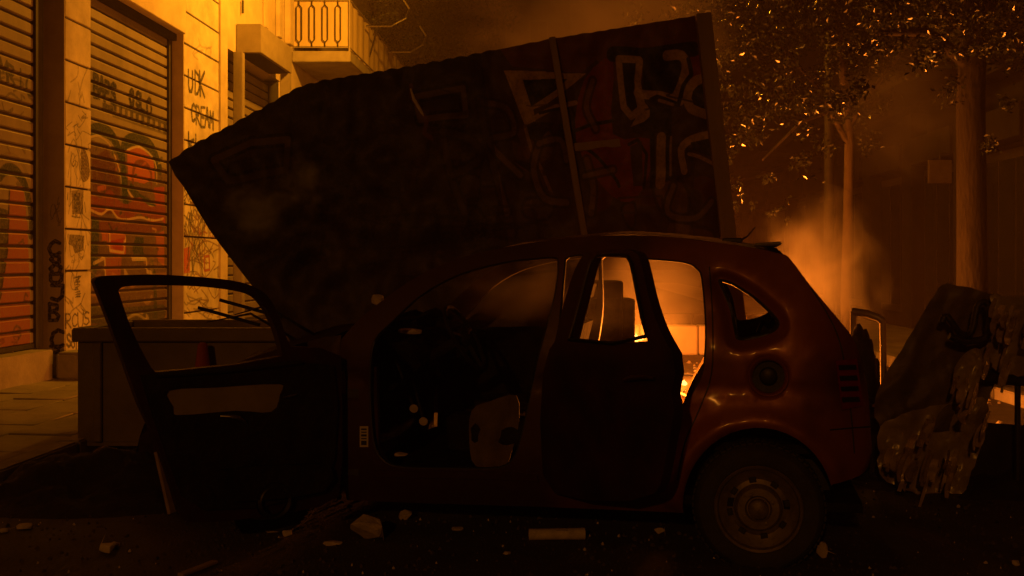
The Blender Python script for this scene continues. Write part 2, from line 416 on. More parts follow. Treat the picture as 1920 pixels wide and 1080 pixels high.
# --- paint on the big leaning sheet
PY = 6.95
XP0, XP1 = (300-CX)/F*PY, (1400-CX)/F*PY
def uv_p(x, y): return ((((x-CX)/F*PY)-XP0)/(XP1-XP0), (CH-(y-HZ)/F*PY+.2)/3.6)
pp = Paint('sheet_paint', 1600, 1150, uv_p)
TAN, RED2, DK = (.66,.53,.40), (.50,.17,.09), (.10,.085,.075)
T = pp
T.fill([(900,80),(1330,20),(1400,470),(1080,470),(1000,330)], (.38,.17,.10), .62)  # right side tinted browner, painting in lamp falloff and smoke haze
for _ in range(95):
    x, y = random.uniform(560, 1300), random.uniform(110, 430)
    if y < 330-(x-560)*.28: continue
    w, h = random.uniform(18, 60), random.uniform(20, 70); sk = random.uniform(-14, 14)
    q = [(x, y), (x+w, y+random.uniform(-8,8)), (x+w+sk, y+h), (x+sk+random.uniform(-6,10), y+h+random.uniform(-8,8))]
    T.fill(q, random.choice(((.10,.085,.07), (.26,.18,.12), (.40,.16,.09), (.14,.11,.09), (.44,.34,.24), (.52,.42,.3))), random.uniform(.35, .75), smooth=3)
    T.stroke(q, random.uniform(3, 7), random.choice(((.07,.06,.055), (.36,.28,.2), (.10,.08,.07))), random.uniform(.3, .8), closed=True, smooth=3, soft=3)
T.fill([(930,80),(1320,25),(1345,130),(1150,150),(1120,110),(1090,135),(960,125)], (.40,.20,.12), .8)  # reddish smoke haze painted along the top band
T.fill([(1095,150),(1150,110),(1150,250),(1220,260),(1215,330),(1180,380),(1130,350),(1080,260)], RED2, .95, smooth=3)
T.fill([(1270,110),(1340,100),(1350,190),(1300,170)], RED2, .9)
for q, w in (([(778,182),(868,166),(874,218),(788,226)], 11), ([(400,300),(470,268),(540,262),(535,318),(430,340)], 12)):
    T.stroke(q, w+12, DK, .9, closed=True); T.stroke(q, w, TAN, .95, closed=True)
T.stroke([(770,160),(772,182),(790,210),(800,232),(796,250),(812,262)], 9, (.70,.45,.38), .95, smooth=3)
T.fill([(806,236),(874,228),(880,262),(900,285),(850,290),(815,272)], (.32,.22,.14), .9)
T.stroke([(806,236),(860,244),(880,232)], 5, DK)
T.fill([(944,132),(1100,136),(1062,166),(1024,196),(1000,205),(1004,228),(984,236)], TAN, .95)
T.fill([(980,150),(1064,146),(1042,168),(996,200)], DK, 1)
T.fill([(984,236),(1000,228),(1040,230),(1015,260),(990,262)], DK, .9)
T.stroke([(1000,222),(1040,200),(1080,190)], 9, TAN, .9); T.stroke([(1012,212),(1060,200)], 5, DK)
T.stroke([(984,236),(996,280),(1020,330),(1040,380)], 7, TAN, .7, smooth=3)
T.stroke([(1068,248),(1110,232),(1150,225)], 6, DK, .95); T.stroke([(1080,270),(1110,285),(1150,330),(1160,350)], 6, DK, .95, smooth=3)
T.stroke([(905,135),(918,160),(925,200)], 10, (.28,.2,.13), .8)
# right hand letters
T.stroke([(1150,100),(1220,104),(1300,92)], 26, DK, 1)
q = [(1160,110),(1198,112),(1196,150),(1206,200),(1184,218),(1170,200),(1160,110)]
T.fill(q, DK, 1); T.stroke(q, 13, TAN, .95)
T.fill([(1200,110),(1285,98),(1290,150),(1278,182),(1240,176),(1210,172)], DK, 1)
T.stroke([(1196,172),(1210,176),(1240,180),(1276,190)], 15, TAN, .95); T.stroke([(1200,114),(1196,172),(1202,205)], 12, TAN, .95)
T.stroke([(1250,104),(1278,104),(1286,130),(1274,168),(1262,188)], 17, TAN, .95, smooth=3)
T.fill([(1210,190),(1226,212),(1208,228),(1182,238)], TAN, .95)
T.stroke([(1222,186),(1232,182),(1272,196),(1282,160),(1296,140),(1290,112)], 8, DK, 1)
T.stroke([(1318,150),(1300,156),(1290,180),(1296,204),(1322,214)], 19, TAN, .95, smooth=3)
T.fill([(1336,160),(1318,156),(1300,170),(1300,196),(1330,206),(1340,200)], DK, 1, smooth=2)
T.stroke([(1224,205),(1222,350)], 10, DK, 1); T.stroke([(1250,215),(1246,330)], 22, DK, .95)
T.stroke([(1236,188),(1262,196)], 6, TAN, .9)
T.stroke([(1240,258),(1236,345)], 19, TAN, .9); T.stroke([(1258,258),(1254,330)], 5, TAN, .8)
T.stroke([(1180,270),(1196,262),(1212,290),(1206,352)], 6, DK, 1); T.fill([(1182,274),(1204,264),(1204,350),(1186,350)], (.24,.18,.12), .9)
T.stroke([(1280,322),(1276,282),(1296,262),(1336,252)], 14, TAN, .95, smooth=3); T.stroke([(1290,290),(1310,296),(1345,316)], 7, TAN, .9, smooth=3)
T.fill([(1294,268),(1345,258),(1348,300),(1320,292),(1298,282)], DK, 1)
T.stroke([(1160,372),(1240,368),(1240,398),(1160,400)], 4, (.26,.2,.13), .8, closed=True)
T.stroke([(920,290),(980,325),(1020,360),(1080,395)], 13, (.30,.21,.14), .85, smooth=3)
T.stroke([(925,280),(1000,330)], 3, (.5,.3,.2), .6)
T.stroke([(1020,325),(1080,310)], 10, (.26,.18,.12), .8); T.stroke([(1040,400),(1090,375)], 9, (.26,.18,.12), .8)
for pts_, w_l in (([(830,250),(846,330),(872,402)], 12), ([(830,250),(880,262),(900,300),(850,330)], 11), ([(900,190),(912,260),(930,330),(950,400)], 13), ([(905,195),(950,205),(962,250),(918,268),(975,330)], 11),
                  ([(1010,270),(1000,320),(1020,372),(1062,380)], 12), ([(1010,270),(1050,262),(1062,300)], 10), ([(1112,150),(1100,200),(1118,240)], 10), ([(1100,300),(1112,350),(1108,400)], 12), ([(1096,330),(1150,318)], 9), ([(1260,350),(1250,400),(1300,410),(1330,380)], 10)):
    T.stroke(pts_, w_l+9, DK, .55, smooth=4, soft=3); T.stroke(pts_, w_l, TAN, .5, smooth=4, soft=3)
# left hand half: old strokes under soot and painted darkness where lamp light falls off
for k in range(6): T.stroke([(545+k*16, 350-k*6), (570+k*18, 300-k*8), (585+k*18, 270-k*3)], 7, (.20,.15,.10), .8, smooth=3)
T.stroke([(640,262),(700,258),(720,280)], 8, (.30,.24,.17), .8, smooth=3)
T.stroke([(610,300),(670,298),(690,320)], 16, (.26,.18,.12), .7, smooth=3)
for x in (720, 760, 815, 840, 900, 960, 1000): T.stroke([(x,395),(x+8,430),(x+10,480)], 9, (.16,.12,.08), .55, smooth=3)
T.scribble(560, 400, 500, 90, 10, 5, (.15,.11,.07), .5)
for _ in range(6): T.scribble(random.uniform(820,1200), random.uniform(150,380), 110, 60, 3, 3, random.choice((DK,(.3,.2,.12))), .6)
T.fill([(310,300),(560,150),(900,95),(960,500),(700,700),(520,620)], (.05,.042,.038), .5)  # dark fill on the left: soot plus lamp falloff painted in
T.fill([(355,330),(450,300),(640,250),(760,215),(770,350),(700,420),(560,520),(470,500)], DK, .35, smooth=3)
img_sheet = pp.image()

M = {}
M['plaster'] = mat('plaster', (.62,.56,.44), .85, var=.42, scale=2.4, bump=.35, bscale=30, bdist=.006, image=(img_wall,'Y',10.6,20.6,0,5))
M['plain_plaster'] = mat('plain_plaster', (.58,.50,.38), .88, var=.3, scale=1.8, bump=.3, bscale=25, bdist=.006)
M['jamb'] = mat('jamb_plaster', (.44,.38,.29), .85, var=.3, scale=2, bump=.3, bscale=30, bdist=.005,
                image=(img_jamb, 'X', -A0-.35+SK*JY, -A0+.05+SK*JY, 0, 5))
M['shutter'] = mat('shutter_metal', (.27,.23,.19), .5, metal=.15, var=.3, scale=2.5, bump=.12, bscale=60, bdist=.003, streak=(1,1,.35), image=(img_shutter,'Y',9.4,15.4,0,5))
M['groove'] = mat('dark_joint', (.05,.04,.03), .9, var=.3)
M['rail'] = mat('shutter_rail', (.06,.055,.05), .6, metal=.3, var=.4)
M['concrete'] = mat('concrete', (.36,.33,.28), .9, var=.35, scale=3, bump=.5, bscale=30, bdist=.01)
M['frame_metal'] = mat('painted_frame_metal', (.30,.265,.215), .55, metal=.1, var=.25, scale=4, bump=.08)
M['void'] = mat('shade_black_render', (.03,.027,.024), .95, var=.4)  # near-black colour puts shade into reveals, soffits and the balcony doorway
M['paving'] = mat('paving_stone', (.34,.30,.25), .8, var=.4, scale=2.2, bump=.5, bscale=26, bdist=.008)
M['asphalt'] = mat('asphalt', (.085,.074,.06), .8, var=.5, scale=2.5, bump=.9, bscale=70, bdist=.012, rvar=.2)
M['dirt'] = mat('ash_and_grit', (.10,.08,.06), .95, var=.5, scale=14, bump=.8)
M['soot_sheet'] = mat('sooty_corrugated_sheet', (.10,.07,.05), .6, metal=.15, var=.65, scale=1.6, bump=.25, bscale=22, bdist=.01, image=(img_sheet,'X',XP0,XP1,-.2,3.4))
M['timber'] = mat('weathered_timber', (.34,.24,.15), .8, var=.4, scale=5, streak=(1,1,.12), bump=.3)
M['plank'] = mat('raw_plank', (.40,.29,.17), .8, var=.4, scale=9, bump=.3)
M['char'] = mat('charred_wood', (.025,.02,.018), .9, var=.5, scale=12, bump=.8, bscale=25)
M['paint'] = mat('dark_red_car_paint', (.25,.078,.027), .46, metal=.3, var=.3, scale=2.2, col2=(.22,.055,.018), bump=.10, bscale=24, bdist=.003, coat=.18, rvar=.2)
def scorch(m, x0, x1, soot):
    """soot baked onto the paint towards the front of the car"""
    nt = m.node_tree; L = nt.links; b = nt.nodes['Principled BSDF']; lk = b.inputs['Base Color'].links[0].from_socket
    tc = nt.nodes.new('ShaderNodeTexCoord'); sp = nt.nodes.new('ShaderNodeSeparateXYZ'); L.new(tc.outputs['Object'], sp.inputs[0])
    n = nt.nodes.new('ShaderNodeTexNoise'); n.inputs['Scale'].default_value = 3.0; n.inputs['Detail'].default_value = 9; L.new(tc.outputs['Object'], n.inputs[0])
    ad = nt.nodes.new('ShaderNodeMath'); ad.operation = 'MULTIPLY_ADD'; L.new(n.outputs['Fac'], ad.inputs[0]); ad.inputs[1].default_value = 1.5; L.new(sp.outputs['X'], ad.inputs[2])
    mr = nt.nodes.new('ShaderNodeMapRange'); mr.interpolation_type = 'SMOOTHSTEP'; L.new(ad.outputs[0], mr.inputs[0])
    mr.inputs['From Min'].default_value = x0; mr.inputs['From Max'].default_value = x1
    mx = nt.nodes.new('ShaderNodeMix'); mx.data_type = 'RGBA'; L.new(mr.outputs[0], mx.inputs[0]); mx.inputs[6].default_value = (*soot, 1); L.new(lk, mx.inputs[7])
    L.new(mx.outputs[2], b.inputs['Base Color'])
scorch(M['paint'], -.25, .85, (.055,.022,.012)); scorch(M['paint'], 1.60, .85, (.045,.020,.012))
M['burnt_paint'] = mat('scorched_car_paint', (.060,.016,.010), .55, metal=.3, var=.6, scale=5, bump=.15, bscale=30, bdist=.003, col2=(.022,.012,.009))
M['black_plastic'] = mat('black_trim', (.018,.016,.015), .5, var=.3, bump=.1)
M['interior'] = mat('burnt_interior', (.028,.022,.016), .95, spec=.15, var=.6, scale=9, bump=.8, bscale=18, bdist=.02)
M['seat_cloth'] = mat('singed_seat_cloth', (.17,.13,.085), .9, var=.5, scale=6, bump=.5, bscale=30)
M['trim_insert'] = mat('olive_door_trim', (.30,.24,.13), .75, var=.3, scale=5, bump=.15)
M['chrome'] = mat('dull_chrome', (.55,.52,.48), .3, metal=1, var=.2, bump=.05)
M['tyre'] = mat('dusty_tyre_rubber', (.045,.040,.032), .85, var=.4, scale=8, bump=.4)
M['rim'] = mat('scorched_steel_rim', (.26,.21,.15), .55, metal=.5, var=.5, scale=10, bump=.2)
M['sticker'] = mat('paper_label', (.55,.50,.42), .8, var=.1)
M['wallsign'] = mat('faded_sign_paint', (.13,.10,.07), .8)
M['ink'] = mat('black_ink', (.03,.03,.03), .8, var=.1)
M['lens'] = mat('tail_lamp_plastic', (.20,.012,.01), .25, var=.4, scale=10, bump=.1)
M['bin'] = mat('olive_bin_metal', (.24,.19,.10), .6, metal=.2, var=.4, scale=2.5, bump=.2)
M['cone'] = mat('cone_plastic', (.34,.06,.03), .6, var=.2)
M['stone'] = mat('broken_stone', (.60,.50,.39), .9, var=.35, scale=18, bump=.6, bscale=60)
M['card'] = mat('dirty_card', (.68,.58,.47), .85, var=.35, scale=22, bump=.2)
M['bark'] = mat('bark', (.04,.03,.022), .9, var=.5, scale=8, streak=(1,1,.25), bump=.9, bscale=18, bdist=.03)
M['pale_bark'] = mat('pale_bark', (.16,.12,.085), .85, var=.45, scale=8, streak=(1,1,.3), bump=.7, bscale=20, bdist=.02)
M['leaf'] = mat('glossy_leaf', (.025,.032,.012), .2, var=.5, scale=3, bump=0, spec=1.0, rvar=.08)
M['dull_leaf'] = mat('dull_leaf', (.03,.036,.014), .6, var=.5, scale=3, bump=0)
M['wallfar'] = mat('far_dark_frame', (.05,.04,.03), .6, var=.3)
M['farframe'] = M['wallfar']
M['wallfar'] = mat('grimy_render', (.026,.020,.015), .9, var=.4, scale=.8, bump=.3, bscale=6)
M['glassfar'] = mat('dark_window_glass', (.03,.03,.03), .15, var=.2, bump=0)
M['canvas'] = mat('balcony_canvas', (.66,.55,.34), .85, var=.25, scale=3, streak=(1,1,.2), bump=.2)
M['bent_tube'] = mat('scuffed_galvanised_tube', (.36,.30,.23), .5, metal=.4, var=.4, bump=.1)
M['film'] = mat('crumpled_plastic_film', (.40,.31,.21), .30, var=.6, scale=5, bump=.3, bscale=5, bdist=.05, spec=.9)
M['binskin'] = mat('melted_bin_skin', (.15,.11,.07), .55, var=.7, scale=3, bump=.3, bscale=9, bdist=.03)
M['strip'] = mat('torn_plastic_strip', (.50,.37,.27), .25, var=.4, scale=12, bump=.2, spec=.9)
M['white_barrier'] = mat('pale_concrete_barrier', (.55,.46,.36), .8, var=.2, scale=3, bump=.25)
def emit(name, col, s):
    m = bpy.data.materials.new(name); m.use_nodes = True; nt = m.node_tree; nt.nodes.clear()
    e = nt.nodes.new('ShaderNodeEmission'); e.inputs[0].default_value = (*col, 1); e.inputs[1].default_value = s
    o = nt.nodes.new('ShaderNodeOutputMaterial'); nt.links.new(e.outputs[0], o.inputs[0]); return m
M['flame'] = emit('flame', (1.0,.42,.07), 5.0)
M['ember'] = emit('ember', (1.0,.22,.03), 1.5)
M['lampglass'] = emit('lamp_glass', SODIUM, 30); M['globe'] = emit('backlight_glass', SODIUM, 8)
_sm = [0]
def smoke_mat(name, dens, scale, lo, hi, aniso=.2, col=(.9,.85,.8), fall=True):
    m = bpy.data.materials.new(name); m.use_nodes = True; nt = m.node_tree; nt.nodes.clear(); L = nt.links
    o = nt.nodes.new('ShaderNodeOutputMaterial'); v = nt.nodes.new('ShaderNodeVolumePrincipled')
    v.inputs['Color'].default_value = (*col, 1); v.inputs['Anisotropy'].default_value = aniso
    L.new(v.outputs[0], o.inputs['Volume'])
    tc = nt.nodes.new('ShaderNodeTexCoord')
    n = nt.nodes.new('ShaderNodeTexNoise'); n.inputs['Scale'].default_value = scale; n.inputs['Detail'].default_value = 5; n.inputs['Distortion'].default_value = .6
    _sm[0] += 1; mp = nt.nodes.new('ShaderNodeMapping'); mp.inputs['Location'].default_value = (_sm[0]*3.7, _sm[0]*1.9, 0)
    L.new(tc.outputs['Object'], mp.inputs[0]); L.new(mp.outputs[0], n.inputs['Vector'])
    ln = nt.nodes.new('ShaderNodeVectorMath'); ln.operation = 'LENGTH'; L.new(tc.outputs['Object'], ln.inputs[0])
    ma = nt.nodes.new('ShaderNodeMath'); ma.operation = 'MULTIPLY_ADD'; L.new(ln.outputs['Value'], ma.inputs[0]); ma.inputs[1].default_value = -.55; L.new(n.outputs['Fac'], ma.inputs[2])
    r = nt.nodes.new('ShaderNodeMapRange'); r.interpolation_type = 'SMOOTHSTEP'; r.inputs['From Min'].default_value = lo; r.inputs['From Max'].default_value = hi
    r.inputs['To Max'].default_value = dens; L.new(ma.outputs[0], r.inputs[0])
    L.new(r.outputs[0], v.inputs['Density'])
    return m

# ------------------------------------------------------------------ ground
def ground_grid(x0, x1, y0, y1, nx, ny, zf):
    bm = bmesh.new(); g = []
    for j in range(ny+1):
        row = []
        for i in range(nx+1):
            x = x0+(x1-x0)*i/nx; y = y0+(y1-y0)*j/ny
            row.append(bm.verts.new((x+SK*y, y, zf(x, y))))
        g.append(row)
    for j in range(ny):
        for i in range(nx): bm.faces.new((g[j][i], g[j][i+1], g[j+1][i+1], g[j+1][i]))
    return bm
KERB = -3.42; KERBR = 4.3
struct('ground', ground_grid(-60, 60, -30, 160, 4, 8, lambda x, y: -.03), M['asphalt'])
def rz(x, y): return .008*noise.noise((x*1.7, y*1.7, 0))+.004*noise.noise((x*9, y*9, 3))+.002*noise.noise((x*25, y*25, 3))
struct('road', ground_grid(KERB, KERBR, 1.2, 16, 230, 300, rz), M['asphalt'], smooth=60)
struct('far_road', ground_grid(KERB, KERBR, 16, 80, 6, 40, lambda x, y: .0), M['asphalt'])
def kerb(name, p0, p1):
    k = thing(name, '', ''); del k['label']; del k['category']; k['kind'] = 'structure'
    for j in range(26):
        y0 = 2.0+j*1.0
        z = .12+random.uniform(-.008, .008)
        bm = bmesh.new(); a = [bm.verts.new((p+SK*y, y, zz)) for y in (y0+.008, y0+.992) for p in (p0, p1) for zz in (-.02, z)]
        fs = [bm.faces.new([a[i] for i in f]) for f in ((0,1,3,2),(4,6,7,5),(0,4,5,1),(2,3,7,6),(0,2,6,4),(1,5,7,3))]
        bmesh.ops.bevel(bm, geom=list({e for f in fs for e in f.edges}), offset=.012, segments=2, affect='EDGES')
        struct('kerb_stone', bm, M['concrete'], k, smooth=40)
    return k
kerb('kerb', KERB-.16, KERB); kerb('kerb', KERBR, KERBR+.16)
pv = struct('pavement', ground_grid(-A0, KERB-.16, 1, 60, 1, 20, lambda x, y: .095), M['dirt'])
pvr = struct('pavement', ground_grid(KERBR+.16, 6.6, 1, 60, 1, 20, lambda x, y: .10), M['paving'])
wslab = (KERB-.16+A0)/4
for j in range(16):
    for i in range(4):
        y0 = 5.2+j*.62+(i % 2)*.2; x0 = -A0+i*wslab
        bm = bmesh.new(); t = random.uniform(-.007, .007)
        rr = random.uniform(-.014, .014)
        a = [bm.verts.new((p+SK*y, y, zz+(t+rr*(kx-.5) if zz > .1 else 0))) for y in (y0+.010, y0+.610) for kx, p in ((0, x0+.010), (1, x0+wslab-.010)) for zz in (.08, .118)]
        fs = [bm.faces.new([a[q] for q in f]) for f in ((0,1,3,2),(4,6,7,5),(0,4,5,1),(2,3,7,6),(0,2,6,4),(1,5,7,3))]
        bmesh.ops.bevel(bm, geom=list({e for f in fs for e in f.edges}), offset=.008, segments=1, affect='EDGES')
        obj('paving_slab', bm, M['paving'], pv, smooth=40)

# ------------------------------------------------------------------ left building
B = thing('graffitied_building', 'cream building with graffiti covered roller shutters, grooved pilasters and a balcony along the left pavement', 'building', (-A0, 10, 0))
Binv = B.matrix_basis.inverted()
def bobj(name, bm, m, parent=None, smooth=None):
    if parent is None:
        bm.transform(Matrix.Translation((A0, -10, 0)))
        return obj(name, bm, m, B, smooth)
    bm.transform(Matrix.Translation((A0, -10, 0)))
    return obj(name, bm, m, parent, smooth)
Y = {x: fy(x) for x in (88,122,170,325,345,410,430,548)}
DEEP = -.42
bobj('wall', fbox(5, 40, -1.2, -.5, 0, 13), M['plain_plaster'])
# pilaster blocks
ZG = [1.745+.4725*k for k in range(-1, 14)]
def pilaster(y0, y1, zbase, zs, ztop, jm):
    core = bobj('pilaster', fbox(y0+.004, y1-.004, -.5, -.035, .1, ztop), M['groove'])
    zz = [zbase]+[z for z in zs if z > zbase+.1]+[ztop]
    for a, b in zip(zz, zz[1:]):
        bobj('stone_block', fbox(y0+.002, y1+.003, -.034, random.uniform(-.002,.003), a+.012, b-.012, bevel=.006), M['plaster'], core)
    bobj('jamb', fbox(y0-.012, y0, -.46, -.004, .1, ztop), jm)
    return core
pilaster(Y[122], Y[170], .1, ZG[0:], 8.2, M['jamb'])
pilaster(Y[345], Y[410], .1, [.62]+ZG[1:], 8.2, M['plain_plaster'])
pilaster(8.35, 9.05, .1, ZG, 8.2, M['plain_plaster'])
bobj('moulding', fbox(Y[410]+.004, Y[410]+.35, -.5, .03, .1, 8.2, bevel=.01), M['plain_plaster'])
# shutters: slats of each one a part of its own
def shutter(y0, y1, z0, z1, p, pitch, rails=(True, True)):
    back = bobj('shutter', fbox(y0, y1, p-.10, p-.03, z0, z1), M['groove'])
    prof = [(0, -.034), (.004, -.012), (.012, 0), (pitch*.72, 0), (pitch*.78, -.006), (pitch*.84, -.030), (pitch-.006, -.034)]
    n = int((z1-z0)/pitch)
    bm = bmesh.new(); r = []
    for Yv in (y0, y1): r.append([bm.verts.new(fpt(Yv, p+d, z)) for z, d in prof])
    for k in range(len(prof)-1): bm.faces.new((r[0][k], r[1][k], r[1][k+1], r[0][k+1]))
    bm.transform(Matrix.Translation((A0, -10, 0)))
    me = bpy.data.meshes.new('slat'); bm.to_mesh(me); bm.free(); me.materials.append(M['shutter'])
    for k in range(n):
        o = bpy.data.objects.new('slat', me); C.objects.link(o); o.parent = back
        o.location = (random.uniform(-.002,.002), 0, z0+.05+k*pitch)
    bobj('bottom_bar', fbox(y0, y1, p-.03, p+.015, z0, z0+.05), M['rail'])
    if rails[1]: bobj('guide_rail', fbox(y1+.002, y1+.16, p-.12, p+.03, z0, z1), M['rail'])
    if rails[0]: bobj('guide_rail', fbox(y0-.08, y0-.002, p-.12, p+.03, z0, z1), M['rail'])
    return back
ya = fy(62, RP); 
shutter(9.15, ya, .44, 4.62, RP, .152, (False, True))
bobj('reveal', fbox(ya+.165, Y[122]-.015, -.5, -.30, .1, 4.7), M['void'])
yb0 = Y[170]+.01; yb1 = fy(313, RP)
shutter(yb0, yb1, .35, 4.62, RP, .152, (False, True))
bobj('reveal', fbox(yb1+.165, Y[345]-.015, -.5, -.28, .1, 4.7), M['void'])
bobj('lintel', fbox(9.06, Y[122]-.013, -.5, -.006, 4.70, 8.2, bevel=.008), M['plain_plaster'])
bobj('lintel', fbox(Y[170]+.006, Y[345]-.013, -.5, .035, 4.70, 8.2, bevel=.008), M['plain_plaster'])
bobj('lintel_soffit', fbox(Y[170]+.006, Y[345]-.013, -.5, -.10, 4.60, 4.698), M['void'])  # black strip painted for the shadow line below the lintel
bobj('step', fbox(8.4, fy(90), -.19, .06, .1, .43, bevel=.012), M['concrete'], smooth=40)
bobj('plinth', fbox(Y[170]+.006, Y[345]-.013, -.30, .0, .1, .345, bevel=.01), M['concrete'])
# wall beyond
bobj('wall_panel', fbox(Y[410]+.355, 24, -.5, .0, 4.9, 8.2), M['plain_plaster'])
bobj('wall_panel', fbox(20.2, 40, -.5, .0, .1, 4.897), M['plain_plaster'])
bobj('wall_panel', fbox(24.003, 40, -.5, .0, 4.9, 8.2), M['plain_plaster'])
bobj('upper_wall', fbox(5, 40, -.5, -.01, 8.2, 13), M['plain_plaster'])
# portal canopy of the next shop
cp = .50; cy0 = 16.55; cy1 = 18.75
zt, zb = 5.40, 4.91
can = bobj('portal_canopy', fbox(cy0+.3, cy1, .005, cp-.07, zb, zt, bevel=.01), M['frame_metal'])
bobj('soffit', fbox(cy0+.35, cy1-.05, .01, cp-.12, zb-.01, zb-.003), M['void'], can)  # black sheet puts shade under the canopy
bobj('portal_post', fbox(cy0+.15, cy0+.29, .005, .16, .1, zb-.012, bevel=.008), M['frame_metal'])
bobj('portal_post', fbox(cy1-.14, cy1, .25, cp-.08, .1, zb-.012, bevel=.008), M['frame_metal'])
shutter(cy0+.1, 19.35, .3, zb-.05, -.2, .16, (False, False))
bobj('guide_rail', fbox(19.36, 19.44, -.24, -.02, .1, 4.88), M['rail'])
bobj('wall_strip', fbox(19.45, 20.19, -.5, .0, .1, 4.89), M['plain_plaster'])
# vertical mouldings on the upper wall
for yy, w, p in ((18.35,.22,.05),(19.15,.20,.09),(19.75,.30,.12)):
    bobj('moulding', fbox(yy, yy+w, .004, p, 5.7, 8.1, bevel=.01), M['plain_plaster'])
bobj('wall_pipe', tb([fpt(17.1,.04,5.64), fpt(17.1,.04,5.86)], .02), M['rail'])
# balcony
def balcony(y0, y1, p, z0):
    b = bobj('balcony', fbox(y0, y1, .005, p, z0, z0+.22, bevel=.012), M['concrete'])
    z1 = z0+1.27
    bobj('handrail', tb([fpt(y0+.03,.02,z1), fpt(y0+.03,p-.03,z1), fpt(y1,p-.03,z1)], .022), M['frame_metal'], b)
    bobj('bottom_rail', tb([fpt(y0+.03,.02,z0+.30), fpt(y0+.03,p-.03,z0+.30), fpt(y1,p-.03,z0+.30)], .014), M['frame_metal'], b)
    bobj('corner_post', tb([fpt(y0+.03,p-.03,z0+.22), fpt(y0+.03,p-.03,z1)], .022), M['frame_metal'], b)
    for k in range(4):                           # ornamental balusters: lozenge loops
        q = .14+k*(p-.3)/3.4; w = .055
        for sgn in (-1, 1):
            bobj('baluster', tb([fpt(y0+.03,q,z0+.30), fpt(y0+.03,q,z0+.40), fpt(y0+.03,q+sgn*w,z0+.46), fpt(y0+.03,q+sgn*w,z1-.16), fpt(y0+.03,q,z1-.10), fpt(y0+.03,q,z1)], .013, n=6), M['rail'], b)
    bobj('canvas', fbox(y0+.07, y0+.075, .03, p-.07, z0+.33, z1-.02), M['canvas'], b)
    n = 30; bm = bmesh.new()                       # wind rippled canvas along the street side
    cols = []
    for i in range(n*4+1):
        yy = y0+.06+(y1-y0-.08)*i/(n*4); q = p-.05+.018*math.sin(i*1.1)+.01*math.sin(i*.37)
        cols.append([bm.verts.new(fpt(yy, q, z)) for z in (z0+.26, z0+.7, z1+.02+.03*math.sin(i*.9)+.06*(random.random()-.5))])
    for a, c in zip(cols, cols[1:]):
        for k in range(2): bm.faces.new((a[k], c[k], c[k+1], a[k+1]))
    bobj('canvas', bm, M['canvas'], b)
    return b
balcony(20.3, 33, 1.2, 5.45)
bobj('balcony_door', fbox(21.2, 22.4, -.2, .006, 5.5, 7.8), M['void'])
for yb in (21.9, 24.6):
    pts = [fpt(yb, 1.2, 6.55), fpt(yb, 1.75, 6.55), fpt(yb+.1, 2.05, 6.75), fpt(yb+.2, 2.12, 6.98), fpt(yb+.25, 1.95, 7.25)]
    bobj('awning_arm', tb(pts, .025), M['chrome'])
# shards of plant on the balcony
# loose block by the pilaster
bm = fbox(fy(62)+.25, fy(150)-.35, .10, .52, .10, .40, bevel=.03)
tag(obj('concrete_block', bm, M['concrete'], smooth=40), 'rough concrete block on the pavement at the foot of the first pilaster', 'block')

# ------------------------------------------------------------------ leaves, trees
def crown_mesh(name, blobs, n, size, m, seed=1):
    """thousands of small folded leaves spread through lumpy clumps"""
    rnd = random.Random(seed); vs = []; fs = []
    tot = sum(b[3]**3*b[4] for b in blobs)
    for cx, cy, cz, r, wt in blobs:
        k = int(n*(r**3*wt)/tot)
        subs = [Vector((rnd.gauss(0, .5), rnd.gauss(0, .5), rnd.gauss(0, .42)))*r for _ in range(max(3, k//60))]
        for _ in range(k):
            c = Vector((cx, cy, cz))+rnd.choice(subs)+Vector((rnd.gauss(0, 1), rnd.gauss(0, 1), rnd.gauss(0, 1)))*r*.10
            d = Vector((rnd.gauss(0, 1), rnd.gauss(0, 1), rnd.gauss(-.5, .7))).normalized()
            s = d.orthogonal().normalized(); s = (Matrix.Rotation(rnd.random()*2*PI, 3, d) @ s)
            nn = d.cross(s); l = size*rnd.uniform(.6, 1.2); w = l*.27
            b = len(vs)
            vs += [c, c+d*l*.5+s*w+nn*w*.3, c+d*l, c+d*l*.5-s*w+nn*w*.3, c+d*l*.5]
            fs += [(b, b+1, b+4), (b+1, b+2, b+4), (b+2, b+3, b+4), (b+3, b, b+4)]
    me = bpy.data.meshes.new(name); me.from_pydata([tuple(v) for v in vs], [], fs); me.materials.append(m); return me
def tree(label, base, trunk, branches, blobs, n, size, m, bark, group, seed):
    t = thing('street_tree', label, 'tree', base, 0, group)
    loc = Vector(base)
    obj('trunk', tb([Vector(p[:3])-loc for p in trunk], [p[3] for p in trunk], n=12), bark, t, smooth=60)
    for br in branches:
        obj('branch', tb([Vector(p[:3])-loc for p in br], [p[3] for p in br], n=7), bark, t, smooth=60)
    me = crown_mesh('crown', [(b[0]-loc.x, b[1]-loc.y, b[2]-loc.z, b[3], b[4]) for b in blobs], n, size, m, seed)
    o = obj('crown', me, None, t); o['kind'] = 'stuff'
    return t
def blob(px, py, Yv, r, w=1.0): q = P(px, py, Yv); return (q.x, q.y, q.z, r, w)
def tp(px, py, Yv, r): q = P(px, py, Yv); return (q.x, q.y, q.z, r)
tz = lambda px, Yv: ((px-CX)/F*Yv, Yv, 0.0)
